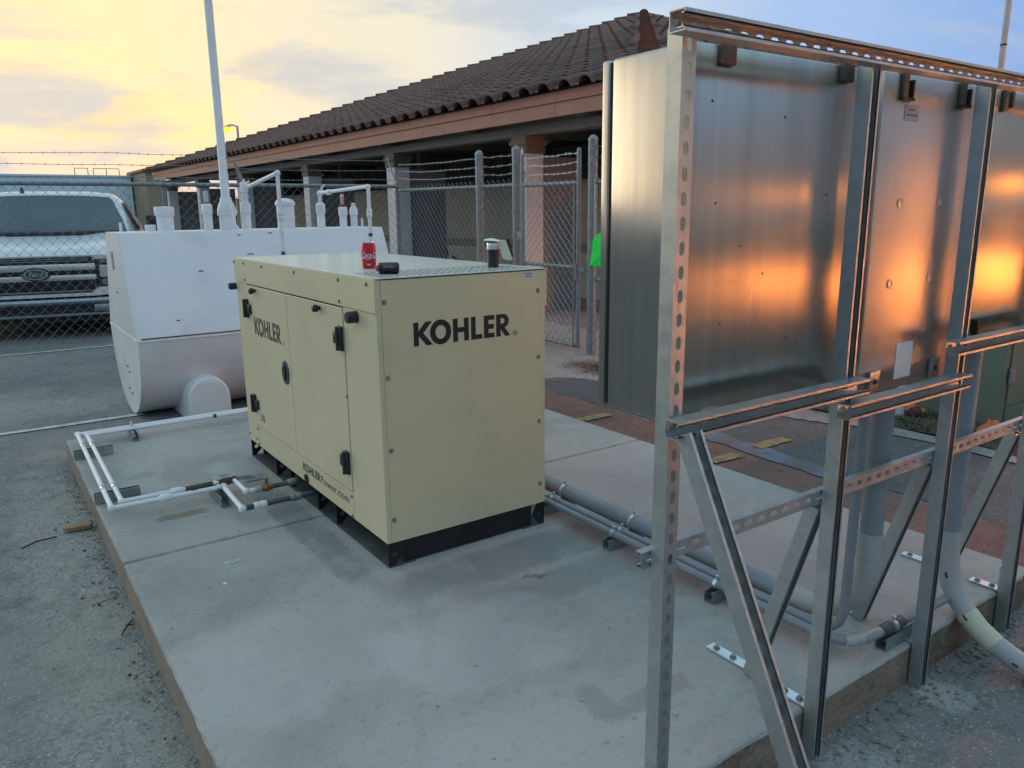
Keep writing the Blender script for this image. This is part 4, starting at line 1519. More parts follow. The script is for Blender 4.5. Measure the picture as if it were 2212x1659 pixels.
FY, FX = 8.55, 4.43
fence = thing('chain_link_fence', 'long chain-link fence with barbed wire in front of the white pickup', 'fence', (0, FY, GZ), 'chain-link fences')
for x in (-7.6, -3.4, .98, 4.43):
    bm = cyl(B(), (x, FY + .035, GZ), (x, FY + .035, 1.90), .032, 12)
    lathe(bm, [(.036, 0), (.034, .02), (.01, .035)], (x, FY + .035, 1.90), (0, 0, 1), 12)
    obj('fence_post', bm, M_GALVD, fence, True)
    if x > 4 or x < -3:
        obj('wire_arm', tube(B(), [(x, FY + .03, 1.90), (x - .02, FY + .30, 2.30)], .014, 6), M_GALVD, fence)
obj('top_rail', cyl(B(), (-9.5, FY, 1.862), (FX, FY, 1.862), .027, 12), M_GALVD, fence, True)
obj('chain_link', chainlink(B(), (-9.4, FY - .034), (FX, FY - .034), GZ + .03, 1.93, .125), M_GALVD, fence, kind='stuff')
for z, y in ((1.97, .07), (2.12, .16), (2.27, .25)):
    pts = [(-9.5, FY + y, z)]
    for a, b_ in ((-9.5, -3.4), (-3.4, .98), (.98, 4.43)):
        pts += sag((a, FY + y, z), (b_, FY + y, z), 8, .03)[1:]
    obj('barbed_wire', barbed(B(), pts), M_GALVD, fence)
side = thing('chain_link_fence', 'short chain-link fence run between the building corner and the gate', 'fence', (FX, 6.6, GZ), 'chain-link fences')
GX = 4.38
for y, top, r in ((6.07, 2.19, .054), (5.225, 2.19, .055)):
    bm = cyl(B(), (GX, y, GZ), (GX, y, top), r, 16)
    lathe(bm, [(r * 1.06, 0), (r * 1.04, .02), (r * .6, .05), (.01, .06)], (GX, y, top), (0, 0, 1), 16)
    for z in (.1, .55, 1.0, 1.45):
        lathe(bm, [(r * 1.08, 0), (r * 1.08, .02)], (GX, y, z), (0, 0, 1), 16)
    obj('fence_post', bm, M_GALVD, side, True)
obj('top_rail', cyl(B(), (FX, 8.5, 1.80), (GX, 6.12, 1.785), .024, 12), M_GALVD, side, True)
obj('top_rail', cyl(B(), (GX, 6.02, 1.785), (GX, 5.28, 1.785), .024, 12), M_GALVD, side, True)
obj('chain_link', chainlink(chainlink(B(), (FX - .03, 8.5), (GX - .03, 6.12), GZ + .03, 1.86), (GX - .03, 6.02), (GX - .03, 5.28), GZ + .03, 1.86), M_GALVD, side, kind='stuff')
for z in (1.93, 2.04, 2.15):
    obj('barbed_wire', barbed(B(), sag((FX, 8.5, z + .05), (GX, 6.1, z), 6, .03) + sag((GX, 6.0, z), (GX, 5.25, z - .0), 4, .01)), M_GALV, side)
gate = thing('chain_link_gate', 'chain-link swing gate with barbed wire hung between two tall grey posts', 'gate', (GX, 4.53, GZ))
for y in (5.085, 4.015):
    bm = cyl(B(), (GX - .01, y, GZ + .06), (GX - .01, y, 2.12), .026, 12)
    lathe(bm, [(.027, 0), (.02, .02), (.005, .026)], (GX - .01, y, 2.12), (0, 0, 1), 12)
    obj('gate_upright', bm, M_GALVD, gate, True)
for z in (1.772, .84, -.065):
    obj('gate_rail', cyl(B(), (GX - .01, 5.06, z), (GX - .01, 4.04, z), .022, 12), M_GALVD, gate, True)
obj('chain_link', chainlink(B(), (GX - .035, 5.05), (GX - .035, 4.05), GZ + .07, 1.85, .105), M_GALV, gate, kind='stuff')
for z in (1.88, 1.985, 2.085):
    obj('barbed_wire', barbed(B(), sag((GX - .02, 5.08, z), (GX - .02, 4.02, z + .01), 5, .006)), M_ZINC, gate)
bm = cyl(B(), (GX - .035, 4.07, GZ + .08), (GX - .035, 4.07, 1.75), .009, 6)
cyl(bm, (GX - .035, 5.03, GZ + .08), (GX - .035, 5.03, 1.75), .009, 6)
obj('tension_bar', bm, M_GALVD, gate)
bm = box(B(), (GX - .04, 3.88, .80), (GX - .02, 4.05, .84), bev=.004)
cyl(bm, (GX - .05, 4.015, .70), (GX - .05, 4.015, .90), .016, 8)
obj('latch', bm, M_GALVD, gate)
bm = box(B(), (GX - .04, 5.07, 1.12), (GX - .025, 5.20, 1.22), bev=.004)
lathe(bm, [(.07, 0), (.07, .02)], (GX, 5.225, 1.16), (0, 0, 1), 14)
obj('hinge', bm, M_GALVD, gate)
bm = tube(B(), fillet([(GX - .03, 5.09, 1.93), (GX - .03, 5.0, 1.93), (GX - .03, 4.98, 1.87), (GX - .03, 5.07, 1.86)], .03), .005, 5)
obj('wire_loop', bm, M_HOSE, gate)
right = thing('chain_link_fence', 'chain-link fence starting at the latch post and running behind the steel cabinets', 'fence', (FX, 2.4, GZ), 'chain-link fences')
bm = cyl(B(), (GX + .04, 3.84, GZ), (GX + .04, 3.84, 2.21), .052, 16)
lathe(bm, [(.056, 0), (.055, .02), (.03, .05), (.01, .058)], (GX + .04, 3.84, 2.21), (0, 0, 1), 16)
for z in (.02, .32, .62, .92, 1.22, 1.52, 1.78, 1.95, 2.1):
    lathe(bm, [(.056, 0), (.056, .018)], (GX + .04, 3.84, z), (0, 0, 1), 16)
obj('fence_post', bm, M_GALVD, right, True)
bm = cyl(B(), (GX + .04, 1.4, GZ), (GX + .04, 1.4, 2.0), .04, 14)
obj('fence_post', bm, M_GALVD, right, True)
for z in (1.77, .72):
    obj('fence_rail', cyl(B(), (GX + .04, 3.79, z), (GX + .04, 1.44, z), .022, 12), M_GALVD, right, True)
bm = cyl(B(), (GX + .01, 3.765, GZ + .05), (GX + .01, 3.765, 1.8), .008, 6)
obj('tension_bar', bm, M_GALV, right)
obj('chain_link', chainlink(B(), (GX + .01, 3.77), (GX + .01, 1.42), GZ + .03, 1.85, .105), M_GALVD, right, kind='stuff')
for z in (1.93, 2.04, 2.15):
    obj('barbed_wire', barbed(B(), sag((GX + .04, 3.84, z), (GX + .04, 1.4, z), 6, .02)), M_GALVD, right)
bm = B()
gp = [(3.635, .875), (3.785, .875), (3.765, 1.02), (3.738, 1.14), (3.70, 1.195), (3.63, 1.235), (3.40, 1.24), (3.32, 1.1), (3.32, .88), (3.5, .868)]
ctr = bm.verts.new((GX - .055, 3.56, 1.02))
vs = [bm.verts.new((GX - .03 - .012 * (i % 2), y, z)) for i, (y, z) in enumerate(gp)]
for i in range(len(vs)):
    bm.faces.new((ctr, vs[i], vs[(i + 1) % len(vs)]))
bmesh.ops.solidify(bm, geom=bm.faces[:], thickness=.003)
vest = obj('safety_sheet', bm, M_NEON, loc=(GX, 3.56, .87))
tag(vest, 'bright fluorescent green sheet hung on the fence beside the latch post', 'sheet')

# ------------------------------------------------------------------ building with tiled hip roof
bld = thing('canopy_building', 'long low building with clay tile hip roof, terracotta eaves and covered walkway', 'building', (5.70, 4.30, 0), rotz=math.radians(1.26))
LB, PK, ZE = 27.2, 13.6, 3.10
SL = .360
TH = math.atan(SL)
CT, ST = math.cos(TH), math.sin(TH)
bm = B()
c4 = [bm.verts.new(p) for p in ((.0, 0, ZE - .01), (LB, 0, ZE - .01), (LB, LB, ZE - .01), (0, LB, ZE - .01))]
pk = bm.verts.new((PK, PK, ZE + SL * PK - .01))
for i in range(4):
    bm.faces.new((c4[i], c4[(i + 1) % 4], pk))
roof = obj('roof', bm, M_DECK, bld)


def tile_bm():
    bm = B()
    us = [-.22, -.17, -.125, -.10, -.055, 0, .055, .10, .125, .17, .2195]
    def f(u):
        return math.sqrt(max(.125 ** 2 - u * u, 0)) * .78 if abs(u) < .125 else .012 * math.cos((abs(u) - .17) / .05 * 1.5) * -1
    rows = []
    for s, dz in ((0, .032), (.47, .004)):
        rows.append([bm.verts.new((u, s, f(u) + dz)) for u in us])
    lo = [bm.verts.new((u, .0, f(u) + .012)) for u in us]
    for i in range(len(us) - 1):
        bm.faces.new((rows[0][i], rows[0][i + 1], rows[1][i + 1], rows[1][i]))
        bm.faces.new((lo[i], lo[i + 1], rows[0][i + 1], rows[0][i]))
    return bm


tb = tile_bm()
tile_me = bpy.data.meshes.new('roof_tile')
tb.to_mesh(tile_me)
tile_me.materials.append(M_TILE)
for p in tile_me.polygons:
    p.use_smooth = False


def face_mat(face, s, e):
    """matrix for a tile at slope distance s, eave position e"""
    if face == 'W':
        u, sv_, n_, o_ = Vector((0, -1, 0)), Vector((CT, 0, ST)), Vector((-ST, 0, CT)), Vector((s * CT, e, ZE + s * ST))
    else:
        u, sv_, n_, o_ = Vector((1, 0, 0)), Vector((0, CT, ST)), Vector((0, -ST, CT)), Vector((e, s * CT, ZE + s * ST))
    return Matrix(((u.x, sv_.x, n_.x, o_.x), (u.y, sv_.y, n_.y, o_.y), (u.z, sv_.z, n_.z, o_.z), (0, 0, 0, 1)))


BM_ = bld.matrix_basis.copy() if False else Matrix.Translation((5.70, 4.30, 0)) @ Matrix.Rotation(math.radians(1.26), 4, 'Z')
spots = []
for face in ('W', 'S'):
    r_ = 0
    while True:
        s = -.06 + r_ * .42
        h = max(s, 0) * CT
        if h > PK - .3:
            break
        c = int(LB / .44)
        for k_ in range(c):
            e = (k_ + .5) * .44
            if e - .10 < h or e + .10 > LB - h:
                continue
            mt = face_mat(face, s, e)
            wp = BM_ @ mt.translation
            spots.append(((wp - CAM).length + (30 if face == 'S' else 0), mt))
        r_ += 1
spots.sort(key=lambda q: q[0])
for i, (d_, mt) in enumerate(spots[:300]):
    o = bpy.data.objects.new('roof_tile', tile_me)
    COL.objects.link(o)
    o.parent = roof
    j = Matrix.Rotation(random.uniform(-.012, .012), 4, 'Z') @ Matrix.Translation((random.uniform(-.006, .006), random.uniform(-.012, .012), random.uniform(0, .006)))
    o.matrix_local = mt @ j
vs_, fs_ = [], []
tv = [v.co.copy() for v in tile_me.vertices]
tf_ = [tuple(p.vertices) for p in tile_me.polygons]
for d_, mt in spots[300:]:
    k0 = len(vs_)
    j = Matrix.Translation((random.uniform(-.006, .006), random.uniform(-.012, .012), random.uniform(0, .007)))
    m_ = mt @ j
    vs_ += [m_ @ v for v in tv]
    fs_ += [tuple(k0 + q for q in f_) for f_ in tf_]
me = bpy.data.meshes.new('far_roof_tiles')
me.from_pydata(vs_, [], fs_)
me.materials.append(M_TILE)
o = bpy.data.objects.new('far_roof_tiles', me)
COL.objects.link(o)
o.parent = roof
o['kind'] = 'stuff'
# hip tiles
hb = B()
prev = []
for s, r_, dz in ((0, .17, .05), (.52, .135, .0)):
    prev.append([hb.verts.new((r_ * math.cos(PI * k_ / 8), s, r_ * math.sin(PI * k_ / 8) + dz)) for k_ in range(9)])
for k_ in range(8):
    hb.faces.new((prev[0][k_ + 1], prev[0][k_], prev[1][k_], prev[1][k_ + 1]))
hb.faces.new(prev[0])
hb.normal_update()
hip_me = bpy.data.meshes.new('hip_tile')
hb.to_mesh(hip_me)
hip_me.materials.append(M_HIP)
for (a, sgn) in (((0, 0), 1), ((0, LB), -1)):
    d = Vector((1, sgn, SL)).normalized()
    total = Vector((PK, PK, SL * PK)).length
    k_ = 0
    while k_ * .45 < total - .2:
        p = Vector((a[0], a[1], ZE - .01)) + d * (k_ * .45 - .05)
        side_ = Vector((d.y, -d.x, 0)).normalized()
        up = side_.cross(d)
        o = bpy.data.objects.new('hip_tile', hip_me)
        COL.objects.link(o)
        o.parent = roof
        o.matrix_local = Matrix(((side_.x, d.x, up.x, p.x), (side_.y, d.y, up.y, p.y), (side_.z, d.z, up.z, p.z), (0, 0, 0, 1)))
        k_ += 1
bm = B()
bmesh.ops.create_icosphere(bm, subdivisions=2, radius=.24)
bmesh.ops.translate(bm, verts=bm.verts, vec=(PK, PK, ZE + SL * PK - .10))
obj('hip_tile', bm, M_HIP, roof, True)
# fascia boards with butt joints, soffit, columns, walls
def boards(z0, z1, x0, x1, m, joints):
    for a, b_ in zip(joints, joints[1:]):
        bm = box(B(), (x0, a + .004, z0), (x1, b_ - .004, z1))
        obj('fascia_board', bm, m, bld)
        bm = box(B(), (a + .004 + (.05 if a <= 0.06 else 0), x0, z0), (b_ - .004, x1, z1))
        obj('fascia_board', bm, m, bld)


boards(2.945, 3.085, .06, .10, M_FASC, [.06, 3.4, 7.4, 11.6, 16, 20.4, 24.4, LB - .06])
boards(2.755, 2.941, .085, .15, M_FASC2, [.085, 1.9, 5.6, 9.3, 13.8, 18.2, 22.5, LB - .09])
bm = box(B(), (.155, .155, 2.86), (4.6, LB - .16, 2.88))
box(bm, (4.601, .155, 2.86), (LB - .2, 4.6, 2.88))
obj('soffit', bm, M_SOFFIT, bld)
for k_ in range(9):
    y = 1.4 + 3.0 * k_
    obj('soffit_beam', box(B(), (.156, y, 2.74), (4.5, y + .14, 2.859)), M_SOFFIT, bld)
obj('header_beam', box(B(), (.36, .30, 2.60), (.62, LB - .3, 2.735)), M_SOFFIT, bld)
for y in (-1.0, 3.05, 7.35, 11.8, 17.0, 21.6, 26.0):
    if y < 0:
        continue
    obj('column', box(B(), (.31, y - .17, GZ), (.65, y + .17, 2.33), bev=.006), M_COL, bld)
    obj('capital', box(box(B(), (.295, y - .19, 2.3305), (.67, y + .19, 2.5985)), (.27, y - .215, 2.46), (.70, y + .215, 2.52)), M_CAPM, bld)
    obj('wing_wall', box(B(), (.651, y - .05, GZ), (1.55, y + .06, 2.30)), M_PIER, bld)
bm = box(B(), (2.45, .5, GZ), (2.60, 24.5, .70))
obj('wainscot', bm, M_WALLLOW, bld)
bm = box(B(), (2.43, .5, .701), (2.60, 24.5, .86))
obj('chair_rail', bm, M_WALLDARK, bld)
bm = box(B(), (2.46, .5, .861), (2.60, 24.5, 1.95))
obj('wall', bm, M_WALL, bld)
obj('wall_cap', box(B(), (2.43, .5, 1.951), (2.64, 24.5, 2.01)), mat('wall_cap_paint', (.30, .28, .24), None, 3, .8), bld)
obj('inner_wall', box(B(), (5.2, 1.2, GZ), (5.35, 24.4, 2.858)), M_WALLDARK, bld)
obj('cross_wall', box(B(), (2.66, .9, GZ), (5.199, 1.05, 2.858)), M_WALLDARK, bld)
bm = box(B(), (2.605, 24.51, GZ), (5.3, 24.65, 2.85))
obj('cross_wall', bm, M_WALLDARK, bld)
for y in (2.2, 5.6, 9.9, 14.5, 19.2, 23.6):
    obj('wall_post', box(B(), (2.40, y - .09, 2.011), (2.58, y + .09, 2.858)), M_CAPM, bld)
bm = B()
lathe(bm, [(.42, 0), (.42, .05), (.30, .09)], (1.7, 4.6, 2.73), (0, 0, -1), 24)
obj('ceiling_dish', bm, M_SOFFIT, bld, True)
lf = thing('wall_lantern', 'tiny pale box fixture fixed to the column above the gate', 'light fixture', (5.93, 7.25, 2.28))
obj('housing', box(B(), (5.90, 7.21, 2.28), (5.945, 7.29, 2.40), bev=.006), mat('pale_fixture', (.72, .62, .48), None, 5, .4), lf)
obj('bracket', box(B(), (5.925, 7.225, 2.401), (5.96, 7.275, 2.47), bev=.005), M_BLACK, lf)
# bits on the wainscot seen over the generator
bm = B()
for k_ in range(7):
    a = k_ * .9
    tube(bm, [(8.05 + .1 * math.cos(a), 13.2 + .5 * math.sin(a * 1.7), .15 + .07 * k_), (8.0 + .12 * math.sin(a), 13.5 + .4 * math.cos(a), .35 + .06 * k_)], .05, 6)
hb_ = obj('hose_bundle', bm, M_GRILLE, loc=(8.05, 13.3, GZ))
tag(hb_, 'dark bundle of hose lying against the tan wall under the eaves', 'hose')

# ------------------------------------------------------------------ pickup behind the fence
TKX, TKY, TKR = -.575, 9.22, math.radians(-11)
tk = thing('pickup_truck', 'white pickup truck with chrome bar grille parked nose-on behind the fence', 'pickup truck', (TKX, TKY, GZ), rotz=TKR)


def loft(secs, at=(0, 0, 0)):
    """secs: list of (v, half-profile [(u,z)...] from centre top to lower side), mirrored"""
    bm = B()
    prev = None
    first = None
    for v_, hp in secs:
        pts = [(-u, z) for u, z in reversed(hp) if u > 1e-6] + [(u, z) for u, z in hp]
        rg = [bm.verts.new((u, v_, z)) for u, z in pts]
        if prev:
            n = len(rg)
            for i in range(n - 1):
                bm.faces.new((prev[i], prev[i + 1], rg[i + 1], rg[i]))
            bm.faces.new((prev[-1], prev[0], rg[0], rg[-1]))
        else:
            first = rg
        prev = rg
    bm.faces.new(first)
    bm.faces.new(prev)
    bmesh.ops.translate(bm, verts=bm.verts, vec=at)
    return fixn(bm)


hood = [(.03, [(0, 1.10), (.45, 1.10), (.72, 1.10), (.98, 1.085), (1.16, 1.04), (1.22, .90), (1.22, .62)]),
        (.10, [(0, 1.155), (.45, 1.155), (.74, 1.15), (1.02, 1.13), (1.22, 1.07), (1.29, .92), (1.29, .60)]),
        (.30, [(0, 1.20), (.45, 1.20), (.74, 1.215), (1.05, 1.19), (1.27, 1.10), (1.32, .92), (1.32, .58)]),
        (.9, [(0, 1.285), (.45, 1.285), (.74, 1.31), (1.05, 1.27), (1.30, 1.15), (1.34, .92), (1.34, .50)]),
        (1.42, [(0, 1.33), (.45, 1.33), (.74, 1.36), (1.08, 1.33), (1.30, 1.19), (1.34, .92), (1.34, .48)]),
        (1.62, [(0, 1.34), (.45, 1.34), (.74, 1.36), (1.10, 1.35), (1.30, 1.22), (1.34, .92), (1.34, .48)])]
obj('hood', loft(hood), M_TRUCK, tk, True)
obj('lower_body', loft([(1.625, [(0, 1.38), (.9, 1.37), (1.20, 1.34), (1.31, 1.26), (1.34, .95), (1.32, .45)]), (4.6, [(0, 1.38), (.9, 1.37), (1.20, 1.34), (1.31, 1.26), (1.34, .95), (1.32, .45)])]), M_TRUCK, tk, True)
obj('cargo_bed', loft([(4.64, [(0, 1.30), (.9, 1.30), (1.25, 1.30), (1.33, 1.24), (1.34, .95), (1.32, .5)]), (6.6, [(0, 1.30), (.9, 1.30), (1.25, 1.30), (1.33, 1.24), (1.34, .95), (1.32, .5)])]), M_TRUCK, tk, True)
cabs = [(1.55, [(0, 1.372), (1.10, 1.37), (1.20, 1.36)]), (2.30, [(0, 1.945), (.55, 1.945), (.88, 1.905), (.965, 1.84), (1.22, 1.36)]),
        (2.55, [(0, 1.995), (.55, 1.99), (.88, 1.955), (.985, 1.87), (1.25, 1.36)]), (4.0, [(0, 1.985), (.55, 1.98), (.88, 1.945), (.985, 1.86), (1.25, 1.36)]),
        (4.45, [(0, 1.90), (.55, 1.90), (.88, 1.87), (.96, 1.80), (1.23, 1.36)])]
cabs[0] = (1.55, [(0, 1.376), (.50, 1.375), (.90, 1.373), (1.10, 1.37), (1.20, 1.36)])
obj('cab', loft(cabs), M_TRUCK, tk, True)
# windscreen slightly proud of the cab slope
def onslope(u, f_, lift=.012):
    v_ = 1.55 + .75 * f_
    z = 1.376 + (1.945 - 1.376) * f_
    n_ = Vector((0, -(1.945 - 1.376), .75)).normalized()
    return Vector((u, v_, z - (.035 * (abs(u) / .9) ** 3 if f_ > .5 else 0))) + n_ * lift


bm = B()
gr = []
for f_, hw in ((.02, 1.07), (.3, 1.02), (.65, .95), (.90, .885), (.95, .84)):
    gr.append([bm.verts.new(onslope(hw * k_ / 6, f_, .014 - .004 * (abs(k_) / 6) ** 2)) for k_ in range(-6, 7)])
for a, b_ in zip(gr, gr[1:]):
    for i in range(12):
        bm.faces.new((a[i], a[i + 1], b_[i + 1], b_[i]))
obj('windscreen', bm, M_GLASS, tk, True)
bm = B()
for k_ in range(-8, 8):
    u0, u1 = k_ * .135, (k_ + 1) * .135
    bm.faces.new([bm.verts.new(p) for p in ((u0, 1.40, 1.352), (u1, 1.40, 1.352), (u1, 1.57, 1.386), (u0, 1.57, 1.386))])
bmesh.ops.solidify(bm, geom=bm.faces[:], thickness=.02)
obj('cowl', bm, M_GRILLE, tk)
for s in (-1, 1):
    bm = B()
    q = [(1.235, 1.95, 1.41), (1.225, 3.0, 1.41), (1.0, 3.0, 1.835), (1.01, 2.42, 1.83)]
    q2 = [(1.235, 3.06, 1.41), (1.23, 4.1, 1.41), (1.0, 3.95, 1.82), (1.0, 3.06, 1.835)]
    for qq in (q, q2):
        bm.faces.new([bm.verts.new((s * (a + .018), b_, c_)) for a, b_, c_ in qq])
    bmesh.ops.solidify(bm, geom=bm.faces[:], thickness=.008)
    obj('side_window', bm, M_GLASS, tk)
    bm = box(B(), (s * 1.48 - .13, 1.80, 1.33), (s * 1.48 + .13, 1.95, 1.62), bev=.04)
    tube(bm, [(s * 1.30, 1.9, 1.36), (s * 1.42, 1.9, 1.38)], .03, 8)
    obj('door_mirror', bm, M_GRILLE, tk, True)
    for v_ in (.95, 5.3):
        wh = obj('wheel', lathe(B(), [(.30, 0), (.40, .02), (.42, .08), (.42, .20), (.40, .26), (.30, .28)], (s * 1.30 - (.28 if s > 0 else 0), v_, .42), (1, 0, 0), 28), M_TYRE, tk, True)
        obj('rim', lathe(B(), [(.27, 0), (.27, .03), (.1, .05)], (s * 1.295, v_, .42), (s, 0, 0), 20), M_CHROME, wh, True)
    # headlamp stack
    bm = box(B(), (s * .985 - .305, -.015, .655), (s * .985 + .235, .06, 1.045), bev=.02)
    hl_ = obj('headlamp', bm, M_GRILLE, tk, True)
    obj('lens', box(B(), (s * 1.0 - .24, -.025, .995), (s * 1.0 + .18, -.016, 1.032), bev=.004), M_LENS, hl_)
    obj('lens', box(B(), (s * 1.0 - .24, -.025, .70), (s * 1.0 + .18, -.016, .775), bev=.004), M_LENS, hl_)
    obj('indicator', box(B(), (s * 1.0 - .26, -.03, .80), (s * 1.0 + .20, -.016, .965), bev=.01), M_CHROME, hl_)
# grille
g0 = obj('grille', box(B(), (-.665, -.02, .635), (.665, .05, 1.085), bev=.02), M_GRILLE, tk)
for z0_, z1_, y_ in ((.905, .995, -.075), (.775, .85, -.075)):
    bm = B()
    box(bm, (-.70, y_, z0_), (.70, -.021, z1_), bev=.014)
    obj('grille_bar', bm, M_CHROME, g0, True)
for z0_ in (1.052, 1.026):
    obj('grille_bar', box(B(), (-.62, -.035, z0_), (.62, -.021, z0_ + .010)), M_GALVD, g0)
for k_ in range(4):
    obj('grille_bar', box(B(), (-.60, -.03, .655 + k_ * .027), (.60, -.021, .662 + k_ * .027)), M_GRILLE, g0)
bm = B()
n = 32
def oval(a, b_, y):
    return [bm.verts.new((a * math.cos(2 * PI * i / n), y, .868 + b_ * math.sin(2 * PI * i / n))) for i in range(n)]
rr = [oval(.168, .088, -.076), oval(.168, .088, -.084), oval(.155, .078, -.088)]
for a, b_ in zip(rr, rr[1:]):
    for i in range(n):
        bm.faces.new((a[i], a[(i + 1) % n], b_[(i + 1) % n], b_[i]))
bm.faces.new(rr[-1])
bd_ = obj('badge', fixn(bm), M_GRILLE, g0)
bm = B()
ra = oval(.136, .069, -.0885)
bm.faces.new(ra)
fixn(bm)
for f_ in bm.faces:
    if f_.normal.y > 0:
        f_.normal_flip()
obj('badge_face', bm, M_BADGE, bd_)
bm = B()
ra, rb = oval(.136, .069, -.0895), oval(.126, .060, -.0895)
for i in range(n):
    bm.faces.new((ra[i], ra[(i + 1) % n], rb[(i + 1) % n], rb[i]))
obj('badge_rim', bm, M_CHROME, bd_)
put_text('badge_script', 'Ford', .085, (-.082, -.0892, .842), (1, 0, 0), (0, 0, 1), M_CHROME, bd_, .165, .32)
# bumper
bm = B()
for s in (-1, 1):
    prism(bm, [(0, .60), (s * .62, .60), (s * .72, .675), (s * 1.25, .675), (s * 1.28, .60), (s * .70, .56), (0, .56)], (0, .12, 0), lambda a, b_: Vector((a, -.06, b_)))
obj('bumper_top', fixn(bm), M_TRUCK, tk)
bm = tube(B(), [(-1.28, .06, .50), (-1.1, -.10, .50), (0, -.13, .50), (1.1, -.10, .50), (1.28, .06, .50)], .042, 14)
obj('bumper_bar', bm, mat('bumper_chrome', (.40, .43, .46), (.34, .37, .40), 5, .28, metal=.9), tk, True)
obj('lower_grille', box(B(), (-.95, -.03, .325), (.95, .05, .455)), M_GRILLE, tk)
for s in (-1, 1):
    obj('tow_hook', box(B(), (s * .72 - .10, -.10, .34), (s * .72 + .10, .0, .46), bev=.03), MATS['bumper_chrome'], tk, True)
obj('valance', box(B(), (-1.12, -.08, .30), (1.12, -.0, .335), bev=.01), M_GALVD, tk)
obj('underbody', box(B(), (-1.15, .10, .20), (1.15, 6.3, .47)), M_GRILLE, tk)
bm = lathe(B(), [(.03, 0), (.03, .03), (.018, .05), (.02, .08)], (-.36, 2.42, 1.97), (0, 0, 1), 10)
obj('roof_marker', bm, M_RUST, tk, True)

# ------------------------------------------------------------------ things beyond
fb = thing('warehouse', 'long pale blue flat-roofed building far behind the pickup', 'building', (-18, 52, GZ))
obj('wall', box(B(), (-45, 50, GZ), (7.45, 60, 3.62)), M_FAR, fb)
for x in (-36, -27, -18, -9, 0):
    obj('wall_rib', box(B(), (x, 49.95, GZ), (x + .12, 49.999, 3.6)), M_FAR, fb)
obj('roof_edge', box(B(), (-45.1, 49.9, 3.621), (7.5, 60.1, 3.72)), M_FAR, fb)
for x in (4.6, 5.6, 6.3):
    obj('roof_rail', tube(B(), [(x, 51, 3.72), (x, 51, 4.15), (x + .7, 51, 4.15), (x + .7, 51, 3.72)], .03, 5), M_GALVD, fb)
tb_ = thing('shed', 'small tan shed standing between the blue building and the tiled roof', 'shed', (7.9, 49, GZ))
obj('wall', box(B(), (7.55, 46, GZ), (8.4, 51, 3.75)), M_FARTAN, tb_)
obj('roof', box(B(), (7.4, 45.8, 3.751), (8.5, 51.2, 3.95), bev=.08), mat('shed_roof', (.20, .15, .10), None, 3, .8), tb_)
wv = thing('parked_van', 'small grey parked van seen under the far end of the eaves', 'van', (10.8, 42, GZ))
obj('body', loft([(0, [(0, 1.0), (.8, 1.0), (.95, .85), (.95, .35)]), (.9, [(0, 1.15), (.8, 1.15), (.95, 1.0), (.95, .35)]), (1.7, [(0, 2.0), (.65, 2.0), (.85, 1.8), (.95, .35)]), (4.6, [(0, 2.05), (.7, 2.05), (.88, 1.85), (.95, .35)])], (10.8, 42, GZ)), M_FARW, wv, True)
bm = B()
bm.faces.new([bm.verts.new(p) for p in ((10.8 - .62, 42 + .98, 1.25 + GZ), (10.8 + .62, 42 + .98, 1.25 + GZ), (10.8 + .55, 42 + 1.58, 1.9 + GZ), (10.8 - .55, 42 + 1.58, 1.9 + GZ))])
bmesh.ops.solidify(bm, geom=bm.faces[:], thickness=.02)
obj('windscreen', bm, M_GLASS, wv)
for s in (-1, 1):
    for v_ in (.8, 3.8):
        obj('wheel', lathe(B(), [(.2, 0), (.33, .03), (.33, .17), (.2, .2)], (10.8 + s * .85 - .1, 42 + v_, GZ + .33), (1, 0, 0), 16), M_TYRE, wv, True)


def street_lamp(base, head, r, label, energy=None, soft=.25, cone=132, bright=14):
    b_, h_ = Vector(base), Vector(head)
    o = thing('street_lamp', label, 'street lamp', base)
    top = Vector((b_.x, b_.y, h_.z + .12))
    obj('pole', tube(B(), [b_, top], [r * 1.3, r], 12), M_MAST, o, True)
    d = (h_ - Vector((b_.x, b_.y, h_.z)))
    obj('arm', tube(B(), [top - Vector((0, 0, .05)), Vector((b_.x, b_.y, h_.z + .2)) + d * .5, h_ + Vector((0, 0, .10))], r * .7, 8), M_MAST, o, True)
    hd = obj('lamp_head', lathe(B(), [(.10 * soft / .25, .12), (.26 * soft / .25, .05), (.28 * soft / .25, 0)], h_ - Vector((0, 0, .0)), (0, 0, 1), 20), M_MAST, o, True)
    em_ = bpy.data.materials.new('sodium_lens')
    em_.use_nodes = True
    em_.node_tree.nodes.clear()
    e_ = em_.node_tree.nodes.new('ShaderNodeEmission')
    e_.inputs[0].default_value = (1, .30, .02, 1)
    e_.inputs[1].default_value = bright
    oo = em_.node_tree.nodes.new('ShaderNodeOutputMaterial')
    em_.node_tree.links.new(e_.outputs[0], oo.inputs[0])
    obj('lens', lathe(B(), [(.25 * soft / .25, 0), (.24 * soft / .25, -.5 * soft), (.16 * soft / .25, -1.0 * soft)], h_ - Vector((0, 0, .005)), (0, 0, 1), 20), em_, hd, True)
    if energy:
        li = bpy.data.lights.new('sodium_light', 'SPOT')
        li.spot_size = math.radians(cone)
        li.spot_blend = .35
        li.energy = energy
        li.color = (1, .29, .045)
        li.shadow_soft_size = .2
        lo = bpy.data.objects.new('sodium_light', li)
        COL.objects.link(lo)
        lo.location = h_ - Vector((0, 0, .48))
    return o


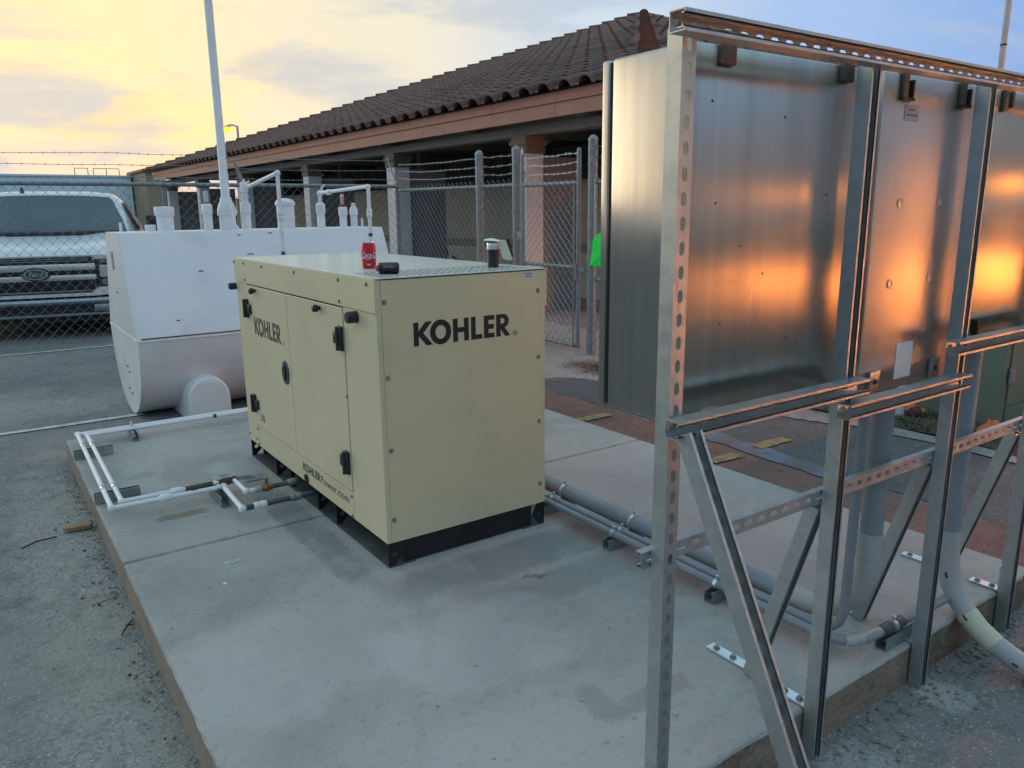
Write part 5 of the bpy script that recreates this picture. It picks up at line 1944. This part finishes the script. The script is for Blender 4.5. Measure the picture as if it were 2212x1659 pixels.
street_lamp((17.35, 61.3, GZ), (16.6, 61.5, 7.95), .09, 'distant sodium street lamp glowing just above the tiled roof', None, .32, 132, 3)
street_lamp((8.9, -6.3, GZ), (8.4, -5.95, 2.25), .05, 'low shielded sodium lamp on a short pole south of the rack', 4200, .22, 138, 26)
street_lamp((11.8, -8.9, GZ), (11.3, -8.5, 2.35), .05, 'added unseen sodium lamp south-east of the rack that widens the orange reflection', 9000, .22, 146, 26)  # extra unseen lamp, added to broaden the orange pool mirrored in the cabinets
street_lamp((11.6, .6, GZ), (11.0, .5, 3.3), .06, 'sodium lamp on a short pole east of the mulch bed', 850, .22, 176)

mast = obj('mast', tube(B(), [(9.0, 1.84, GZ), (8.99, 1.84, 3.0), (8.97, 1.85, 8)], [.04, .034, .030], 12), M_MAST, smooth=True, loc=(9.0, 1.84, GZ))
tag(mast, 'thin pale mast rising into the blue sky above the far end of the rack', 'mast')
obj('mast_band', lathe(B(), [(.036, 0), (.036, .02)], (8.986, 1.841, 3.30), (0, 0, 1), 12), M_BLACK, mast)

# green cabinet, netting and bed on the right
ub = thing('utility_box', 'dull green metal utility cabinet standing in the mulch bed on the right', 'utility box', (5.4, 0, GZ))
obj('body', box(B(), (4.86, -.30, GZ - .02), (6.1, .35, .95), bev=.008), M_UTIL, ub)
obj('door', box(B(), (4.945, -.312, GZ + .16), (6.05, -.301, .90), bev=.003), M_UTIL, ub)
obj('kick_plate', box(B(), (4.945, -.312, GZ + .01), (6.05, -.301, GZ + .15), bev=.003), M_UTIL, ub)
bm = B()
cyl(bm, (4.93, -.318, .19), (4.93, -.318, .30), .012, 8)
box(bm, (4.94, -.322, .20), (5.0, -.3125, .29))
obj('hinge', bm, M_GALVD, ub)


def net(name, a, b_, z0, z1, label):
    bm = chainlink(B(), a, b_, z0, z1, .055, .006, .012)
    for v in bm.verts:
        v.co.x += .05 * math.sin(v.co.z * 9 + v.co.y * 6)
        v.co.y += .03 * math.sin(v.co.z * 13)
    o = obj(name, bm, M_ORANGE, loc=((a[0] + b_[0]) / 2, (a[1] + b_[1]) / 2, z0))
    tag(o, label, 'netting', 'orange safety netting')
    return o


net('safety_netting', (6.2, .62), (7.7, .50), .08, .75, 'upright orange safety netting behind the green utility cabinet')


def heap(name, c, rx, ry, h, m, label=None, cat=None, group=None, seg=18):
    bm = B()
    bmesh.ops.create_grid(bm, x_segments=seg, y_segments=seg, size=1)
    from mathutils import noise as mn
    for v in bm.verts:
        r_ = math.hypot(v.co.x, v.co.y)
        k_ = max(0, 1 - r_ ** 1.6)
        zz = h * k_ * (1 + .9 * mn.noise(Vector((v.co.x * 4 + c[0], v.co.y * 4 + c[1], 2)))) + .02 * mn.noise(v.co * 9)
        v.co = Vector((c[0] + v.co.x * rx, c[1] + v.co.y * ry, c[2] + zz))
    o = obj(name, bm, m, loc=c)
    if label:
        tag(o, label, cat, group)
    return o


heap('netting_heap', (5.06, .33, GZ + .01), .26, .20, .13, M_ORANGE, 'crumpled orange netting heaped on the mulch behind the rack post', 'netting', 'orange safety netting')
heap('netting_heap', (4.72, -.33, GZ + .01), .14, .10, .07, M_ORANGE, 'small scrap of orange netting on the soil at the foot of the green cabinet', 'netting', 'orange safety netting')
bmv = cyl(B(), (4.60, .32, GZ), (4.60, .32, .16), .045, 12)
sp = obj('standpipe', bmv, M_FARW, smooth=True, loc=(4.60, .32, GZ))
tag(sp, 'short pale standpipe with a dark red valve in the mulch bed', 'standpipe')
bm = lathe(B(), [(.03, 0), (.05, .03), (.05, .09), (.02, .1)], (4.66, .27, GZ + .02), (.3, -.5, .2), 10)
obj('valve', bm, mat('dark_red_valve', (.10, .02, .03), None, 10, .6), sp, True)


def scatter(name, m, n, area, fn, kind='stuff'):
    bm = B()
    for _ in range(n):
        x, y = area()
        fn(bm, x, y)
    return obj(name, bm, m, kind=kind)


def blade(bm, x, y, z=GZ + .016, h=.06, lean=.05, w=.006):
    a = random.uniform(0, 2 * PI)
    l_ = random.uniform(.2, 1) * lean
    hh = h * random.uniform(.4, 1.2)
    dx_, dy_ = math.cos(a), math.sin(a)
    p = [(x - dy_ * w, y + dx_ * w, z), (x + dy_ * w, y - dx_ * w, z), (x + dx_ * l_, y + dy_ * l_, z + hh)]
    bm.faces.new([bm.verts.new(q) for q in p])


scatter('grass', M_GRASS, 4200, lambda: (4.26 + abs(random.gauss(0, .9)), random.uniform(-3.5, 1.1)), lambda bm, x, y: blade(bm, x, y, h=.045, lean=.06))
scatter('straw', M_STRAW, 900, lambda: (random.gauss(4.02, .16), random.gauss(3.15, .22)), lambda bm, x, y: blade(bm, x, y, z=GZ + .007, h=.03, lean=.16, w=.004))
scatter('mulch_chips', mat('mulch_chip', (.12, .085, .055), (.05, .042, .035), 30, .9), 900, lambda: (random.uniform(4.3, 8), random.uniform(-2.5, 1.0)), lambda bm, x, y: blade(bm, x, y, h=.025, lean=.07, w=.012))


def stone(bm, x, y, z=GZ + .002, r0=.004, r1=.012):
    r = random.uniform(r0, r1)
    k0 = len(bm.verts)
    res = bmesh.ops.create_icosphere(bm, subdivisions=1, radius=r)
    for v in res['verts']:
        v.co = Vector((v.co.x * random.uniform(.8, 1.3) + x, v.co.y * random.uniform(.8, 1.3) + y, max(v.co.z * .6, -r * .3) + z + r * .3))


scatter('gravel', M_PEB, 240, lambda: (-.925 - abs(random.gauss(0, .05)), random.uniform(-1.6, 2.9)), lambda bm, x, y: stone(bm, x, y, r0=.002, r1=.008))
scatter('gravel_pale', mat('pale_chip', (.34, .33, .31), (.24, .235, .22), 20, .9), 260, lambda: (random.uniform(-2.0, -.95), random.uniform(-1.6, 1.2)), lambda bm, x, y: stone(bm, x, y, r0=.002, r1=.005))
scatter('gravel_edge', M_PEB, 260, lambda: (random.uniform(-.2, 2.4), -1.61 - abs(random.gauss(0, .09))), lambda bm, x, y: stone(bm, x, y, r0=.003, r1=.009))
scatter('leaf_litter', M_DKLEAF, 34, lambda: (-.94 - abs(random.gauss(0, .10)), random.uniform(-1.4, 2.4)), lambda bm, x, y: stone(bm, x, y, r0=.003, r1=.007))
# single scraps one can point to
bm = B()
prism(bm, [(-1.068, 1.655), (-.952, 1.635), (-.935, 1.685), (-.985, 1.71), (-1.05, 1.70), (-1.075, 1.68)], (0, 0, .018), lambda a, b_: Vector((a, b_, GZ + .012)))
tag(obj('wood_chip', fixn(bm), M_WOOD, loc=(-1.0, 1.67, GZ + .012)), 'splintered orange-brown piece of wood at the pad edge', 'wood')
bm = tube(B(), [(-1.06, .69, GZ + .015), (-1.02, .70, GZ + .016), (-.965, .715, GZ + .015)], .003, 5)
tag(obj('red_wire', bm, M_RED, loc=(-1.0, .7, GZ)), 'short red wire scrap on the asphalt left of the pad', 'wire')
bm = tube(B(), [(-1.27, 1.55, GZ + .014), (-1.20, 1.60, GZ + .016), (-1.11, 1.61, GZ + .014)], .0045, 5)
tag(obj('black_strap', bm, M_BLACK, loc=(-1.2, 1.6, GZ)), 'thin black strap lying on the sandy asphalt', 'strap')
bm = tube(B(), [(-.995, .36, GZ + .014), (-.965, .415, GZ + .02), (-.93, .47, GZ + .014)], [.003, .005, .002], 5)
tube(bm, [(-.965, .415, GZ + .02), (-.94, .41, GZ + .018)], .003, 4)
tag(obj('twig', bm, M_DKLEAF, loc=(-.96, .41, GZ)), 'small dark twig beside the grey-blue paint patch', 'twig')
bm = B()
for p in ((.43, -.40, .3), (.46, -.42, -.5), (.485, -.44, .2)):
    a = p[2]
    tube(bm, [(p[0] - .028 * math.cos(a), p[1] - .028 * math.sin(a), .004), (p[0], p[1], .008), (p[0] + .03 * math.cos(a), p[1] + .03 * math.sin(a), .004)], [.001, .0035, .001], 5)
tag(obj('dry_twig', bm, mat('dry_tan', (.34, .27, .21), None, 10, .9), loc=(.45, -.42, 0)), 'small dry tan twig on the concrete in front of the generator', 'twig')
bm = B()
for (x, y, r_) in ((-.545, .47, .018), (-.52, .46, .011), (-.50, .468, .014)):
    lathe(bm, [(r_, 0), (r_ * .7, .003)], (x, y, .0005), (0, 0, 1), 8)
tag(obj('white_fleck', bm, M_POWDER, loc=(-.53, .465, 0)), 'pale smear of dried white filler on the pad', 'filler')
bm = lathe(B(), [(.010, 0), (.007, .003)], (-.605, .28, .0005), (0, 0, 1), 8)
tag(obj('white_chip', bm, M_WPRINT, loc=(-.605, .28, 0)), 'single small white chip on the left of the pad', 'chip')
# plugged anchor holes in the slab near the rack
bm = B()
for x, y in ((.05, -1.10), (.09, -1.17), (.07, -1.26), (.16, -1.33), (.02, -1.36), (.27, -1.39), (.88, -1.40), (1.0, -1.44), (-.08, -.82), (.44, -.9), (.3, -1.0)):
    lathe(bm, [(.010, 0), (.010, .0006), (.004, .0009)], (x, y, .0004), (0, 0, 1), 10)
obj('anchor_plugs', bm, mat('plug_mortar', (.46, .45, .43), (.2, .2, .19), 60, .9), slab, kind='stuff')
